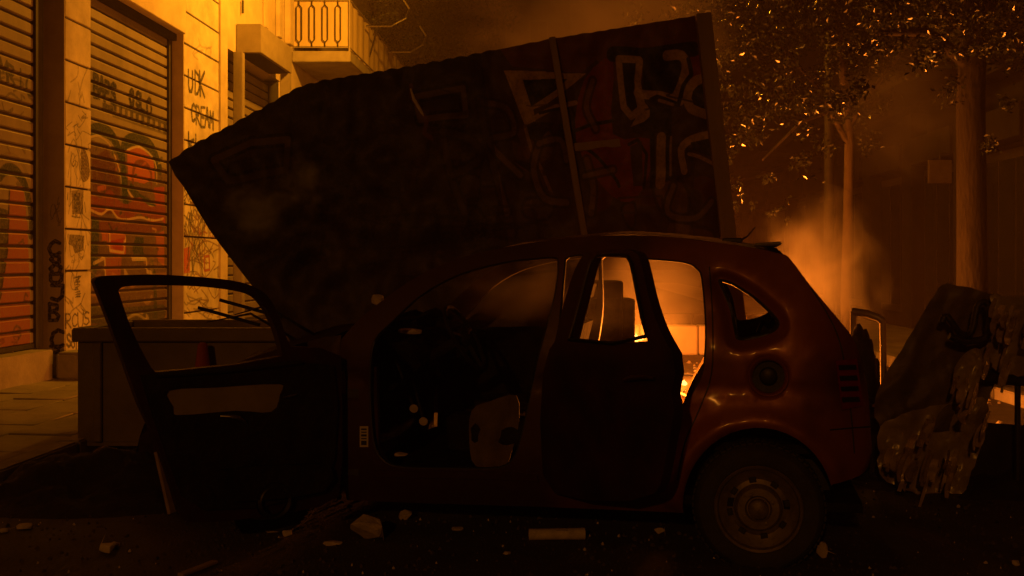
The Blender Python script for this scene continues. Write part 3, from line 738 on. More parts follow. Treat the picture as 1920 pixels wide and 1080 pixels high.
# thin pale tree right of the smoke
b = tz(1588, 13.5)
tree('thin pale trunked street tree with glossy leaves rising behind the car tail', b,
     [(b[0], b[1], 0, .075), tp(1586, 560, 13.5, .07), tp(1590, 400, 13.5, .062), tp(1592, 270, 13.5, .06), tp(1580, 120, 13.4, .055), tp(1560, -40, 13.2, .04)],
     [[tp(1590,270,13.5,.04), tp(1530,160,13.2,.03), tp(1440,60,13,.02)], [tp(1588,240,13.5,.035), tp(1650,150,13.4,.03), tp(1720,60,13.2,.02)],
      [tp(1580,200,13.4,.03), tp(1500,230,13.1,.02), tp(1430,300,12.8,.012)]],
     [blob(1370,60,12.6,.75,1.4), blob(1400,170,12.4,.75,1.3), blob(1450,60,12.8,.9,1.1), blob(1480,190,12.6,.75,1.2), blob(1420,280,12.2,.5,1.2), blob(1480,330,12.2,.38,1.0),
      blob(1560,50,13.4,1.0), blob(1560,180,12.8,.75,.9), blob(1660,70,13.3,.95,.9), blob(1620,200,12.6,.6,.8), blob(1350,-60,12.6,.9), blob(1385,200,12.3,.5,1.4), blob(1375,250,12.3,.4,1.3), blob(1400,380,12.2,.25,1.0), blob(1365,340,12.2,.28,1.2), blob(1450,400,12.2,.25,.9), blob(1500,-80,12.8,1.2), blob(1680,-60,13,1.2), blob(1740,120,12.8,.7,.8)],
     21000, .078, M['leaf'], M['pale_bark'], None, 3)
# stout tree nearer at right
b = tz(1822, 10.2)
tree('stout dark trunked street tree at the right edge, beyond the overturned bin', b,
     [(b[0], b[1], 0, .175), tp(1823, 640, 10.2, .155), tp(1822, 400, 10.2, .145), tp(1820, 200, 10.2, .14), tp(1826, 40, 10.2, .13), tp(1836, -120, 10.2, .10)],
     [[tp(1815,120,10.2,.07), tp(1740,60,9.8,.05), tp(1640,60,9.4,.03)], [tp(1828,80,10.2,.06), tp(1880,-40,10,.04)], [tp(1815,60,10.2,.05), tp(1700,-40,10,.03)]],
     [blob(1650,120,8.8,.35,.9), blob(1600,165,8.8,.28,.8), blob(1710,90,9,.45,.8), blob(1760,-10,9.6,.7), blob(1640,0,9.2,.55,.8), blob(1880,60,9.6,.6,.8), blob(1900,200,9.6,.4,.6), blob(1870,-80,10,.9), blob(1480,380,9.2,.12,.8), blob(1500,345,9.2,.14,.6)],
     8000, .062, M['leaf'], M['bark'], None, 5)
# far trees closing the street on the left
b = tz(800, 30)
tree('dim leafy tree standing beyond the balcony down the street', b,
     [(b[0], b[1], 0, .16), tp(800, 300, 30, .14), tp(795, 100, 30, .1)], [[tp(795,200,30,.07), tp(840,60,30,.04)], [tp(795,160,30,.07), tp(750,20,30,.04)]],
     [blob(770,20,29,1.8,1.0), blob(800,110,29,1.6,1.0), blob(850,40,30,1.5), blob(720,-40,28,1.5), blob(840,-70,30,2.2), blob(735,70,28.5,1.1), blob(860,130,30,.9)],
     12000, .19, M['dull_leaf'], M['bark'], None, 9)
# ivy-like potted plant hanging over the balcony rail
q = fpt(22.5, 1.3, 6.9)
pl = thing('balcony_plant', 'leafy plant trailing over the balcony railing beside the curved awning arms', 'plant', tuple(q))
pl_me = crown_mesh('leaves', [(0,0,0,.55,1), (.15,1.2,.25,.55,1), (.1,2.4,.2,.5,1), (.35,.3,.6,.5,1)], 900, .12, M['dull_leaf'], 4)
obj('stem', tb([(-.15,0,-.9),(0,.1,-.3),(.1,.3,.4)], .02), M['bark'], pl); o = obj('foliage', pl_me, None, pl); o['kind'] = 'stuff'

# ------------------------------------------------------------------ buildings down the street
def far_building(name, label, x0, x1, y0, y1, h, win_side, sgn, m):
    """sgn -1: street face looks towards -x; windows on the street face and the face towards the camera"""
    t = thing(name, label, 'building', (x0 if sgn < 0 else x1, y0, 0))
    loc = t.location.copy()
    obj('wall', bx(x0-loc.x, x1-loc.x, 0, y1-y0, 0, h), m, t)
    sx = (x0-loc.x) if sgn < 0 else (x1-loc.x)
    for fl in range(int(h//3.2)):
        z = .9+fl*3.2
        yy = .8
        while yy < (y1-y0)-1.4 and yy < 22:
            f = obj('window', bx(sx+sgn*.0, sx+sgn*.06, yy, yy+1.2, z, z+1.7), M['farframe'], t)
            for k in range(2):
                obj('pane', bx(sx+sgn*.062, sx+sgn*.07, yy+.08+k*.54, yy+.58+k*.54, z+.08, z+1.62), M['glassfar'], f)
            yy += 2.6
        xx = .7
        while win_side and xx < (x1-x0)-1.4 and xx < 9:
            X0 = (x0-loc.x)+xx
            f = obj('window', bx(X0, X0+1.1, -.06, -.0, z, z+1.7), M['farframe'], t)
            for k in range(2):
                obj('pane', bx(X0+.07+k*.5, X0+.53+k*.5, -.07, -.062, z+.08, z+1.62), M['glassfar'], f)
            xx += 2.4
    return t
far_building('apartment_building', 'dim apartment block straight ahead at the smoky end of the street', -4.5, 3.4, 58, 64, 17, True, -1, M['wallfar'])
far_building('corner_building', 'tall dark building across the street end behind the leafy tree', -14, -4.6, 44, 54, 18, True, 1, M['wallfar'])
RB = 6.6
R_ = thing('shop_building', 'dark ground floor shops along the right pavement behind the stout tree', 'building', (RB+.6, 12, 0))
def rfb(y0, y1, p0, p1, z0, z1, bevel=0):
    bm = bmesh.new()
    v = [bm.verts.new((RB-p+SK*y-(RB+.6), y-12, z)) for y in (y0, y1) for p in (p0, p1) for z in (z0, z1)]
    fs = [bm.faces.new([v[i] for i in f]) for f in ((0,1,3,2),(4,6,7,5),(0,4,5,1),(2,3,7,6),(0,2,6,4),(1,5,7,3))]
    if bevel: bmesh.ops.bevel(bm, geom=list({e for f in fs for e in f.edges}), offset=bevel, segments=1, affect='EDGES')
    return bm
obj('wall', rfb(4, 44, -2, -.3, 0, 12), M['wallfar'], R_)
yy = 6.0
while yy < 42:
    obj('pier', rfb(yy, yy+.55, -.3, 0, .1, 4.2, .01), M['wallfar'], R_)
    d = obj('shop_door' if int(yy) % 2 else 'shop_window', rfb(yy+.62, yy+2.5, -.29, -.22, .35, 3.1), M['farframe'], R_)
    for k in range(3):
        obj('pane', rfb(yy+.68+k*.61, yy+1.24+k*.61, -.218, -.21, .5, 2.95), M['glassfar'], d)
    obj('fascia', rfb(yy+.56, yy+2.55, -.3, .06, 3.2, 3.7, .01), M['wallfar'], R_)
    yy += 2.6
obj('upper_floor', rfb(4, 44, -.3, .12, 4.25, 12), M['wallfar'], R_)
for k in range(8):
    y0 = 8+k*4
    w_ = obj('balcony_slab', rfb(y0, y0+2.8, .125, 1.1, 4.3, 4.48, .01), M['wallfar'], R_)
# small pale sign by the stout trunk
sgp = P(1762, 322, 17)
sg = thing('hanging_sign', 'small pale hanging sign left of the stout tree trunk', 'sign', tuple(sgp))
obj('board', bx(-.20,.20,-.03,.03,-.20,.20, bevel=.01), M['wallsign'], sg)
obj('bracket', tb([(0,0,.20),(0,0,.30),(1.2,.02,.34),(1.45,.02,.30)], .018), M['rail'], sg)

# ------------------------------------------------------------------ street lamps (the one above the frame and the one behind)
def street_lamp(label, pos, wallx, power, color, size, aim=None, cone=150):
    t = thing('street_lamp', label, 'street lamp', (wallx, pos[1], 0), 0, 'sodium street lamps')
    dx = pos[0]-wallx; s = 1 if dx > 0 else -1
    obj('pole', tb([(0,0,0),(0,0,pos[2]*.6),(0,0,pos[2]+.1)], [.09,.07,.05], n=12), M['rail'], t, smooth=60)
    obj('arm', tb([(0,0,pos[2]),(s*.4,0,pos[2]+.35),(dx-s*.3,0,pos[2]+.42)], .035), M['rail'], t, smooth=60)
    h = obj('lamp_head', bx(dx-.34,dx+.34,-.13,.13,pos[2]+.34,pos[2]+.50, bevel=.03), M['rail'], t)
    obj('lamp_glass', bx(dx-.2,dx+.2,-.09,.09,pos[2]+.31,pos[2]+.338), M['lampglass'], h)
    lamp('street_light', (dx, 0, pos[2]+.2), power, color, size, t, aim, cone)
    return t
street_lamp('sodium street lamp on a long arm high above the middle of the street', STREET_LAMP, 5.0, POWER_STREET, SODIUM, .14, (-.8, .30, -.70), 164)
gl = thing('leaf_backlight_lamp', 'unseen globe lamp added behind the tree crown to backlight its leaves', 'street lamp', (2.95, 15.6, 5.7))  # unseen lamp added to make the tree leaves sparkle from behind
obj('globe', revolve([(.0005,-.14),(.09,-.10),(.14,0),(.09,.10),(.0005,.14)], 16, (0,0,0), Vector((1,0,0)), Vector((0,1,0)), Vector((0,0,1))), M['globe'], gl, smooth=80)
obj('bracket', tb([(0,0,.15),(.2,0,.5),(2.5,.1,.6),(4.4,.1,.6)], .02), M['rail'], gl)
lamp('leaf_backlight', (0,-.22,0), 170, SODIUM, .12, gl)
street_lamp('weaker sodium street lamp on the left pavement behind the camera', NEAR_LAMP, -5.0, POWER_NEAR, (1.0,.31,.03), .12, (4.0, 15.6, -6.6), 56)

# ------------------------------------------------------------------ the burnt car: x to the rear, y inward from the near flank, z up
CA = math.radians(13); R0 = Vector((1.109, 4.48, 0))
CAR = Matrix.Translation(R0) @ Matrix.Rotation(-CA, 4, 'Z'); CARI = CAR.inverted()
car = thing('burnt_car', 'burnt out dark red hatchback without windows, its near doors hanging open', 'car', R0, -CA)
WB = 2.46; CW = 1.66
QWIN = spline([(1347,524),(1375,530),(1415,555),(1448,585),(1462,606),(1452,622),(1420,634),(1384,638),(1376,620),(1368,580),(1355,548)], 4, True)
def car_off(x, z, px=None, py=None):
    o = 0.0
    if z > .93: o += .20*((z-.93)/.58)**1.35
    if z < .50: o += .05*((.50-z)/.3)**2
    s = -x
    if s > 2.5: o += .34*((s-2.5)/.70)**2.2
    if s < -.10: o += .30*((-.10-s)/.55)**2.3
    for wx in (0, -WB):
        r = math.hypot(x-wx, z-.29)
        o -= .045*math.exp(-((r-.37)/.06)**2) if z > .2 else 0
    o += .012*math.exp(-((z-.80)/.025)**2)
    return o
def ray_car(px, py, off):
    """car-local point where the photo ray meets the plane y = off"""
    o = CARI @ Vector((0, 0, CH)); d = CARI.to_3x3() @ Vector(((px-CX)/F, 1, -(py-HZ)/F))
    k = (off-o.y)/d.y; return o+d*k
def car_pt(px, py, depth=0.0, extra=None):
    off = 0
    for _ in range(6):
        q = ray_car(px, py, off); off = min(.6, car_off(q.x, q.z)) + (extra(px, py) if extra else 0)
    q = ray_car(px, py, off); return Vector((q.x, off+depth, q.z))
def mirror(q): return Vector((q[0], CW-q[1], q[2]))
A_ = M['paint']; BP = M['burnt_paint']

top = [(640,636),(668,604),(706,572),(770,526),(850,488),(950,463),(1050,448),(1150,441),(1250,444),(1350,456),(1420,466),(1466,476),(1482,486),(1520,536),(1570,596),(1598,632),(1616,680),(1628,740),(1632,800),(1634,850),(1622,885),(1585,902),(1562,908)]
top = spline(top, 3)
arch = [(1422+142*math.cos(a), 952-150*math.sin(a)) for a in np.linspace(math.radians(16), math.radians(180), 20)]
bot = [(1282,962),(1200,958),(1000,950),(800,944),(650,938),(640,860),(636,760),(634,690)]
side_out = top+arch+bot
front_open = spline([(700,640),(735,602),(790,552),(860,514),(940,492),(1000,484),(1036,482),(1048,490),(1044,540),(1030,600),(1008,680),(992,760),(975,830),(962,862),(935,879),(860,880),(760,878),(722,868),(702,842),(694,790),(692,700)], 3, True)
rear_open = spline([(1066,480),(1130,478),(1207,483),(1283,490),(1308,503),(1318,523),(1325,607),(1323,673),(1312,716),(1280,767),(1262,800),(1242,850),(1226,905),(1190,925),(1100,922),(1050,915),(1022,880),(1015,800),(1030,700),(1048,600),(1056,510)], 3, True)
cap_hole = [(1441+31*math.cos(a), 707+31*math.sin(a)) for a in np.linspace(0, 2*PI, 20, endpoint=False)]
def qx(px, py):
    if px < 1325: return 0
    d = poly_d((px, py), QWIN)
    e0 = .010*noise.noise((px*.012, py*.012, 3))+.004*noise.noise((px*.04, py*.04, 6))
    e = e0+.040*math.exp(-(d/12)**2)
    e += .020*math.exp(-(poly_d((px, py), cap_hole)/7)**2)
    return e
side = obj('body_side', sheet(side_out, [front_open, rear_open, QWIN, cap_hole], lambda u, v, d: car_pt(u, v, d, qx), .05, 13, rings=[grow(QWIN, r) for r in (4, 8, 12, 17, 23)]+[grow(cap_hole, r) for r in (3, 6, 10, 15)]+[[(1422+r*math.cos(a), 952-r*1.03*math.sin(a)) for a in np.linspace(.2, PI, 30)] for r in (147, 153, 160, 168)]), A_, car, smooth=60)
# far flank: the same panel mirrored
def fside(u, v, d): return mirror(car_pt(u, v, d))
obj('far_body_side', sheet(side_out, [front_open, rear_open, QWIN], fside, .05, 22), BP, car, smooth=38)
# scorched front wing
wing = spline([(634,690),(640,628)], 1)+[(600,634),(560,645),(500,661),(420,688),(340,722),(290,760),(262,820),(254,890),(262,930)]
cw = ray_car(0, 0, 0)
fw_c = CAR @ Vector((-WB, .02, .29)); fpx = CX+F*fw_c.x/fw_c.y; fpy = HZ-F*(fw_c.z-CH)/fw_c.y
arch_f = [(fpx+122*math.cos(a), fpy-128*math.sin(a)) for a in np.linspace(math.radians(178), math.radians(2), 20)]
wing += [(fpx-124, fpy+20)]+arch_f+[(fpx+126, fpy+22), (636,938)]
obj('front_wing', sheet(wing, [], lambda u, v, d: car_pt(u, v, d), .03, 16), BP, car, smooth=38)
obj('far_front_wing', sheet(wing, [], fside, .03, 28), BP, car, smooth=38)
far_door = [(702,655),(1014,650),(1000,720),(985,800),(965,862),(935,877),(760,876),(722,866),(702,842),(694,790),(692,700)]
obj('far_door', sheet(far_door, [], lambda u, v, d: mirror(car_pt(u, v, d+.01)), .04, 24), M['interior'], car, smooth=40)
def loft(pts, inset, crown, n=12, dent=0.0):
    """skin across the car over a list of side-view photo points"""
    bm = bmesh.new(); rows = []
    for (u, v) in pts:
        q = car_pt(u, v); y0 = q.y+inset; y1 = CW-y0; row = []
        for k in range(n+1):
            t = k/n; row.append(bm.verts.new((q.x+dent*noise.noise((t*4, q.x*2, 1)), y0+(y1-y0)*t, q.z+crown*4*t*(1-t)+dent*noise.noise((t*5, q.x*4, 0)))))
        rows.append(row)
    for a, b in zip(rows, rows[1:]):
        for k in range(n): bm.faces.new((a[k], a[k+1], b[k+1], b[k]))
    bmesh.ops.solidify(bm, geom=list(bm.faces), thickness=.015)
    return bm
obj('roof', loft(spline([(846,490),(950,463),(1050,448),(1150,441),(1250,444),(1350,456),(1420,466),(1466,476)], 3), .0, .03, 14, .012), BP, car, smooth=40)
obj('bonnet', loft(spline([(420,688),(500,661),(560,645),(600,634),(640,622)], 3), .02, .05, 14, .03), BP, car, smooth=40)
obj('front_panel', loft(spline([(420,688),(340,722),(290,760),(262,820),(254,890),(262,930)], 3), .0, .02, 12, .03), BP, car, smooth=40)
obj('tailgate', loft([(1602,640),(1616,680),(1628,740),(1632,800),(1634,850)], .0, .0, 10), A_, car, smooth=40)
obj('tailgate_top', loft([(1440,470),(1466,476),(1482,486),(1492,500)], .0, .02, 10), A_, car, smooth=40)
obj('rear_bumper', loft([(1634,852),(1628,882),(1600,900)], -.01, .0, 10), M['black_plastic'], car, smooth=40)
obj('spoiler', bx(0, .13, .30, CW-.30, 0, .018, mtx=Matrix.Translation(car_pt(1414,466)-Vector((0,.22,-.010))) @ Matrix.Rotation(-.05,4,'Y'), bevel=.008), M['frame_metal'], car)
obj('floor_pan', bx(-2.9, .45, .045, CW-.045, .26, .30), M['interior'], car)
obj('boot_floor', bx(-.2, .45, .12, CW-.12, .50, .54), M['interior'], car)
obj('sill_trim', sheet([(702,882),(940,884),(1008,890),(1010,902),(930,898),(700,894)], [], lambda u, v, d: car_pt(u, v, d-.012), .012, 12), M['paint'], car, smooth=30)
obj('bulkhead', bx(-2.06, -2.03, .06, CW-.06, .302, .93), M['interior'], car)
obj('floor_mat', bx(-1.95, -1.0, .12, .8, .302, .315), M['interior'], car)
# B pillar seams and door seal, as thin rubber lines round the openings
def seal(name, loop, d, r, m, n=1):
    pts = [car_pt(u, v, d, qx) for u, v in loop[::n]]; pts.append(pts[0])
    return obj(name, tb(pts, r, n=6, cap=False), m, car, smooth=60)
seal('door_seal', front_open, .012, .010, M['black_plastic'])
seal('door_seal', rear_open, .012, .010, M['black_plastic'])
seal('window_rubber', QWIN, .020, .016, M['black_plastic'])
# shard left in the quarter window and the dark inner pillar
obj('inner_pillar', sheet([(1334,520),(1349,524),(1362,560),(1380,600),(1384,640),(1390,760),(1340,800),(1332,700),(1332,600)], [], lambda u, v, d: car_pt(u, v, d+.06), .03, 14), M['black_plastic'], car, smooth=40)
for ln in ([(1520,540),(1552,590),(1574,640),(1586,700),(1596,780),(1602,850)], [(1556,806),(1600,802),(1632,800)], [(1330,500),(1336,600),(1334,700),(1310,770),(1284,830),(1270,900)]):
    obj('panel_gap', tb([car_pt(u, v, -.001, qx) for u, v in spline(ln, 4)], .0035, n=5), M['black_plastic'], car)
# fuel filler: recess, ring and cap
c = car_pt(1441,707,0); ux, uy, uz = Vector((1,0,0)), Vector((0,0,1)), Vector((0,1,0))
obj('fuel_flap_ring', revolve([(.074,.016),(.080,.004),(.086,.002),(.092,.008),(.094,.020)], 28, c, ux, uy, uz), A_, car, smooth=60)
ff = obj('fuel_recess', revolve([(.080,.012),(.076,.05),(.0005,.052)], 24, c, ux, uy, uz), M['black_plastic'], car, smooth=50)
obj('fuel_cap', revolve([(.040,.05),(.040,.030),(.034,.024),(.0005,.024)], 18, c, ux, uy, uz), M['black_plastic'], ff, smooth=50)
# tail lamp with slotted burnt housing
tl = obj('tail_lamp', sheet([(1566,676),(1606,672),(1618,760),(1578,768)], [], lambda u, v, d: car_pt(u, v, d-.016), .02, 12), M['lens'], car, smooth=30)
for k in range(4):
    y0 = 684+k*20
    obj('lamp_slot', sheet([(1571+k*2,y0),(1604+k*2,y0-1),(1606+k*2,y0+8),(1573+k*2,y0+9)], [], lambda u, v, d: car_pt(u, v, d-.022), .006, 12), M['black_plastic'], tl)
# wheel arch liner
for cx_, nm in ((0, 'wheel_arch_liner'), (-WB, 'wheel_arch_liner')):
    for y0, y1 in ((.06, .30), (CW-.30, CW-.06)):
        bm = bmesh.new(); rows = []
        for a in np.linspace(-.1, PI+.1, 22):
            rows.append([bm.verts.new((cx_+.335*math.cos(a), y, .29+.345*math.sin(a))) for y in (y0, y1)])
        for a, b_ in zip(rows, rows[1:]): bm.faces.new((a[0], a[1], b_[1], b_[0]))
        inner = y1 if y0 < .5 else y0
        ctr = bm.verts.new((cx_, inner, .29)); k_ = 1 if y0 < .5 else 0
        for a, b_ in zip(rows, rows[1:]): bm.faces.new((a[k_], b_[k_], ctr))
        obj(nm, bm, M['black_plastic'], car)
# wheels
def wheel(cx_, cy_, cz, sgn, flat, first=None):
    """sgn +1: outer face towards -y"""
    w = bpy.data.objects.new('wheel', None); C.objects.link(w); w.parent = car; w.location = (cx_, cy_, cz)
    if sgn < 0: w.rotation_euler = (0, 0, PI)
    if first:
        for ch in first.children:
            c_ = ch.copy(); C.objects.link(c_); c_.parent = w
        return w
    ax = (Vector((1,0,0)), Vector((0,0,1)), Vector((0,1,0)))
    tw = revolve([(.185,.03),(.200,.006),(.225,-.002),(.262,.002),(.282,.020),(.290,.045),(.290,.145),(.280,.17),(.24,.185),(.19,.17)], 56, (0,0,0), *ax)
    for v in tw.verts:
        if v.co.z < -.262: v.co.z = -.262-(v.co.z+.262)*.25; v.co.y += (-.012 if v.co.y < .09 else .012)
    obj('tyre', tw, M['tyre'], w, smooth=35)
    tr = bmesh.new()
    for k in range(56):
        a = 2*PI*k/56
        if math.sin(a) < -.86: continue
        mt = Matrix.Rotation(-a, 4, 'Y')
        box(tr, .288, .296, .030, .085, -.011, .011, mtx=mt); box(tr, .288, .296, .095, .155, -.004, .018, mtx=mt)
    o = obj('tread', tr, M['tyre'], w); o['kind'] = 'stuff'
    obj('rim', revolve([(.188,.03),(.198,.004),(.192,-.004),(.182,.002),(.176,.022),(.150,.040),(.128,.050),(.108,.044),(.100,.022),(.092,.014),(.060,.012),(.052,.022),(.0005,.024)], 48, (0,0,0), *ax), M['rim'], w, smooth=30)
    hub = revolve([(.046,.022),(.044,-.004),(.034,-.012),(.0005,-.013)], 24, (0,0,0), *ax)
    obj('hub_cap', hub, M['rim'], w, smooth=40)
    for k in range(8):                            # ventilation slots: dark, sunk pads round the disc
        a = 2*PI*k/8+.2; mt = Matrix.Rotation(-a, 4, 'Y')
        obj('vent_slot', box(bmesh.new(), .116, .140, .036, .0415, -.016, .016, mtx=mt, bevel=.002), M['black_plastic'], w)
    for k in range(4):
        a = 2*PI*k/4+.5
        obj('wheel_bolt', revolve([(.009,.02),(.009,.004),(.0005,.003)], 6, (.070*math.cos(a), 0, .070*math.sin(a)), *ax), M['rim'], w)
    return w
w0 = wheel(0, .0, .262, 1, True)
wheel(-WB, .02, .262, 1, True, w0); wheel(0, CW, .262, -1, True, w0); wheel(-WB, CW-.02, .262, -1, True, w0)
# A pillar lower part with label, door hinge glint
obj('hinge_pillar', sheet([(640,690),(700,690),(704,842),(722,876),(700,884),(650,884),(640,800)], [], lambda u, v, d: car_pt(u, v, d+.045), .03, 12), BP, car, smooth=40)
st = obj('paper_label', sheet([(675,799),(691,799),(691,838),(675,838)], [], lambda u, v, d: car_pt(u, v, d-.004), .003, 12), M['sticker'], car)
for k, (a, b_) in enumerate(((803,806),(809,811),(814,818),(821,823),(826,834))):
    obj('label_print', sheet([(678,a),(688,a),(688,b_),(678,b_)], [], lambda u, v, d: car_pt(u, v, d-.0062), .0015, 12), M['ink'], st)
obj('marker_lamp', sheet([(641,698),(646,694),(649,716),(648,738),(643,736)], [], lambda u, v, d: car_pt(u, v, d-.012), .012, 12), M['cone'], car)
# cabin: dashboard, steering wheel, seats, rear bench
db = bmesh.new(); rows = []
prof = spline([(-2.02,.96),(-1.90,.99),(-1.78,.97),(-1.70,.90),(-1.72,.80),(-1.84,.72),(-1.96,.62),(-2.04,.50)], 5)
for k in range(41):
    y = .12+(CW-.24)*k/40
    rows.append([db.verts.new((x+.09*noise.noise((y*5, z*7, 0))+.04*noise.noise((y*16, z*16, 0)), y, z+.07*noise.noise((y*6, x*5, 7))+.03*noise.noise((y*18, x*15, 7)))) for x, z in prof])
for a, b_ in zip(rows, rows[1:]):
    for k in range(len(prof)-1): db.faces.new((a[k], a[k+1], b_[k+1], b_[k]))
obj('dashboard', db, M['interior'], car, smooth=50)
swc = Vector((-1.50, .45, .98)); sw_n = Vector((.86, 0, .5)).normalized(); sw_u = Vector((0,1,0)); sw_v = sw_n.cross(sw_u)
pts = [swc+sw_u*.185*math.cos(a)+sw_v*.185*math.sin(a) for a in np.linspace(0, 2*PI, 29)]
swo = obj('steering_wheel', tb(pts, .012, n=8, cap=False), M['interior'], car, smooth=60)
obj('steering_boss', revolve([(.05,-.02),(.055,.0),(.04,.02),(.0005,.025)], 14, swc, sw_u, sw_v, sw_n), M['interior'], swo, smooth=50)
for a in (0.2, PI-.2, -PI/2): obj('steering_spoke', tb([swc, swc+sw_u*.18*math.cos(a)+sw_v*.18*math.sin(a)], .012, n=6), M['black_plastic'], swo)
obj('steering_column', tb([swc, swc-sw_n*.3], .03), M['interior'], car)
def seat(cx_, cy_, m, mb):
    e = obj('front_seat', bx(cx_-.32, cx_+.2, cy_-.24, cy_+.24, .42, .56, bevel=.05, seg=4), m, car, smooth=50)
    mt = Matrix.Translation((cx_+.18, cy_, .5)) @ Matrix.Rotation(math.radians(14), 4, 'Y')
    obj('seat_back', bx(-.06, .07, -.23, .23, 0, .60, mtx=mt, bevel=.045, seg=4), mb, e, smooth=50)
    for s in (-1, 1): obj('headrest_post', tb([mt @ Vector((0, s*.06, .58)), mt @ Vector((.0, s*.06, .70))], .008, n=6), M['chrome'], e)
    obj('headrest', bx(-.05, .05, -.13, .13, .66, .82, mtx=mt, bevel=.04, seg=4), mb, e, smooth=50)
    obj('seat_base', bx(cx_-.28, cx_+.15, cy_-.2, cy_+.2, .302, .418), M['black_plastic'], e)
    return e
seat(-1.34, CW-.42, M['interior'], M['interior'])
# driver seat cushion stripped to a pale hanging cover
e = obj('driver_seat', bx(-1.42, -.98, .20, .66, .44, .58, bevel=.04), M['interior'], car, smooth=50)
def drape(u, v, d): 
    q = ray_car(u, v, .20+.02*math.sin(u*.09+v*.02)+.015*noise.noise((u*.03, v*.03, 0)))
    return Vector((q.x, q.y+d, q.z))
obj('seat_cover', sheet(spline([(884,770),(920,752),(968,742),(972,800),(958,850),(945,874),(892,874),(880,830)], 3, True), [], drape, .012, 9), M['seat_cloth'], e, smooth=60)
mt = Matrix.Translation((-1.0, .42, .5)) @ Matrix.Rotation(math.radians(20), 4, 'Y')
obj('driver_seat_frame', bx(-.03, .05, -.22, .22, 0, .34, mtx=mt, bevel=.03), M['interior'], car, smooth=50)
obj('rear_bench', bx(-.55, -.12, .18, CW-.18, .34, .50, bevel=.05), M['interior'], car, smooth=50)
mt = Matrix.Translation((-.12, 0, .46)) @ Matrix.Rotation(math.radians(20), 4, 'Y')
rb = obj('rear_backrest', bx(-.05, .06, .2, CW-.2, 0, .44, mtx=mt, bevel=.04), M['interior'], car, smooth=50)
for yy in (.55, CW-.5): obj('headrest', bx(-.06, .06, yy-.13, yy+.13, .48, .66, mtx=mt, bevel=.05, seg=4), M['interior'], rb, smooth=50)
obj('centre_console', bx(-1.7, -1.1, CW/2-.09, CW/2+.09, .30, .52, bevel=.03), M['interior'], car, smooth=40)
obj('antenna', tb([car_pt(1388,456,.35)+Vector((0,0,.02)), car_pt(1402,440,.35), car_pt(1418,421,.35)], [.006,.004,.003], n=6), M['black_plastic'], car)
obj('antenna_base', bx(-.05,.05,-.02,.02,0,.025, mtx=Matrix.Translation(car_pt(1372,457,.35)+Vector((0,0,.01))), bevel=.006), M['black_plastic'], car)
# wiper arms sticking up from the cowl
for (a, b_, c_) in (((560,640),(470,588),(388,604)), ((590,628),(500,573),(440,590))):
    obj('wiper_arm', tb([ray_car(*a, .5), ray_car(*b_, .55), ray_car(*c_, .62)], [.009,.007,.003], n=6), M['black_plastic'], car)
    obj('wiper_blade', bx(-.20,.20,-.006,.006,-.009,.009, mtx=Matrix.Translation(ray_car((b_[0]+c_[0])/2, (b_[1]+c_[1])/2-3, .60)) @ Matrix.Rotation(.24,4,'Y')), M['black_plastic'], car)
# near mirror stump on the open door is gone; crumpled cowl tray
obj('cowl', loft([(640,640),(668,618),(690,610)], .05, .02, 10, .05), M['interior'], car, smooth=40)

# front door, thrown right round so that it shows its inner side
H = Vector((-.74, 4.905, 0)); w_ = Vector((-.81, -.586, 0)).normalized(); dn = Vector((w_.y, -w_.x, 0)).normalized()  # dn points to the camera side
if dn.y > 0: dn = -dn
def on_plane(px, py, H, w, dn, d):
    """photo ray on the plane through H spanned by w and z, then pushed d away from the camera"""
    r = Vector(((px-CX)/F, 1, -(py-HZ)/F)); o = Vector((0,0,CH)); n = w.cross(Vector((0,0,1)))
    k = (H-o).dot(n)/r.dot(n); return o+r*k-dn*d
def door_f(extra=0.0, bow=.0):
    return lambda u, v, d: CARI @ on_plane(u, v, H, w_, dn, d+extra)
door_out = spline([(176,528),(186,519),(230,516),(300,515),(370,519),(430,525),(470,535),(500,553),(522,590),(536,630),(545,650)], 3)+[(600,652),(640,668),(642,760),(642,860),(636,930),(600,950),(520,966),(420,978),(350,980)]+spline([(336,960),(318,900),(290,820),(262,760),(240,700),(222,650),(200,590),(176,528)], 2)[:-1]
door_win = spline([(222,545),(236,537),(300,535),(370,537),(430,543),(470,552),(490,568),(510,600),(524,640),(530,668)], 3)+[(440,684),(340,694),(292,698)]+spline([(284,690),(262,650),(240,600),(222,545)], 2)[:-1]
fd = obj('front_door', sheet(door_out, [door_win], door_f(), .055, 16), BP, car, smooth=35)
obj('inner_panel', sheet(spline([(262,704),(300,700),(440,694),(560,682),(622,684)], 3)+[(630,760),(624,860),(600,925),(480,950),(380,955)]+[(340,930),(310,850),(285,780)],
    [spline([(310,730),(400,724),(520,718),(524,740),(508,772),(440,770),(330,778),(318,760)], 3, True)], door_f(-.022), .02, 14), M['interior'], fd, smooth=35)
obj('window_ledge', tb([CARI @ on_plane(u, v, H, w_, dn, -.03) for u, v in spline([(290,702),(360,698),(460,690),(560,678)], 3)], .012), M['black_plastic'], fd)
obj('trim_insert', sheet(spline([(310,730),(400,724),(520,718),(524,740),(508,772),(440,770),(330,778),(318,760)], 3, True), [], door_f(-.004), .006, 12), M['trim_insert'], fd)
obj('pull_handle', tb([CARI @ on_plane(u, v, H, w_, dn, -.05+.03*abs(k-2)/2) for k, (u, v) in enumerate(((410,779),(425,779),(440,781),(452,788),(461,798)))], [.006,.009,.010,.009,.006]), M['chrome'], fd, smooth=60)
obj('release_lever', tb([CARI @ on_plane(u, v, H, w_, dn, -.03) for u, v in ((526,744),(540,741),(552,738))], [.005,.008,.006]), M['chrome'], fd, smooth=60)
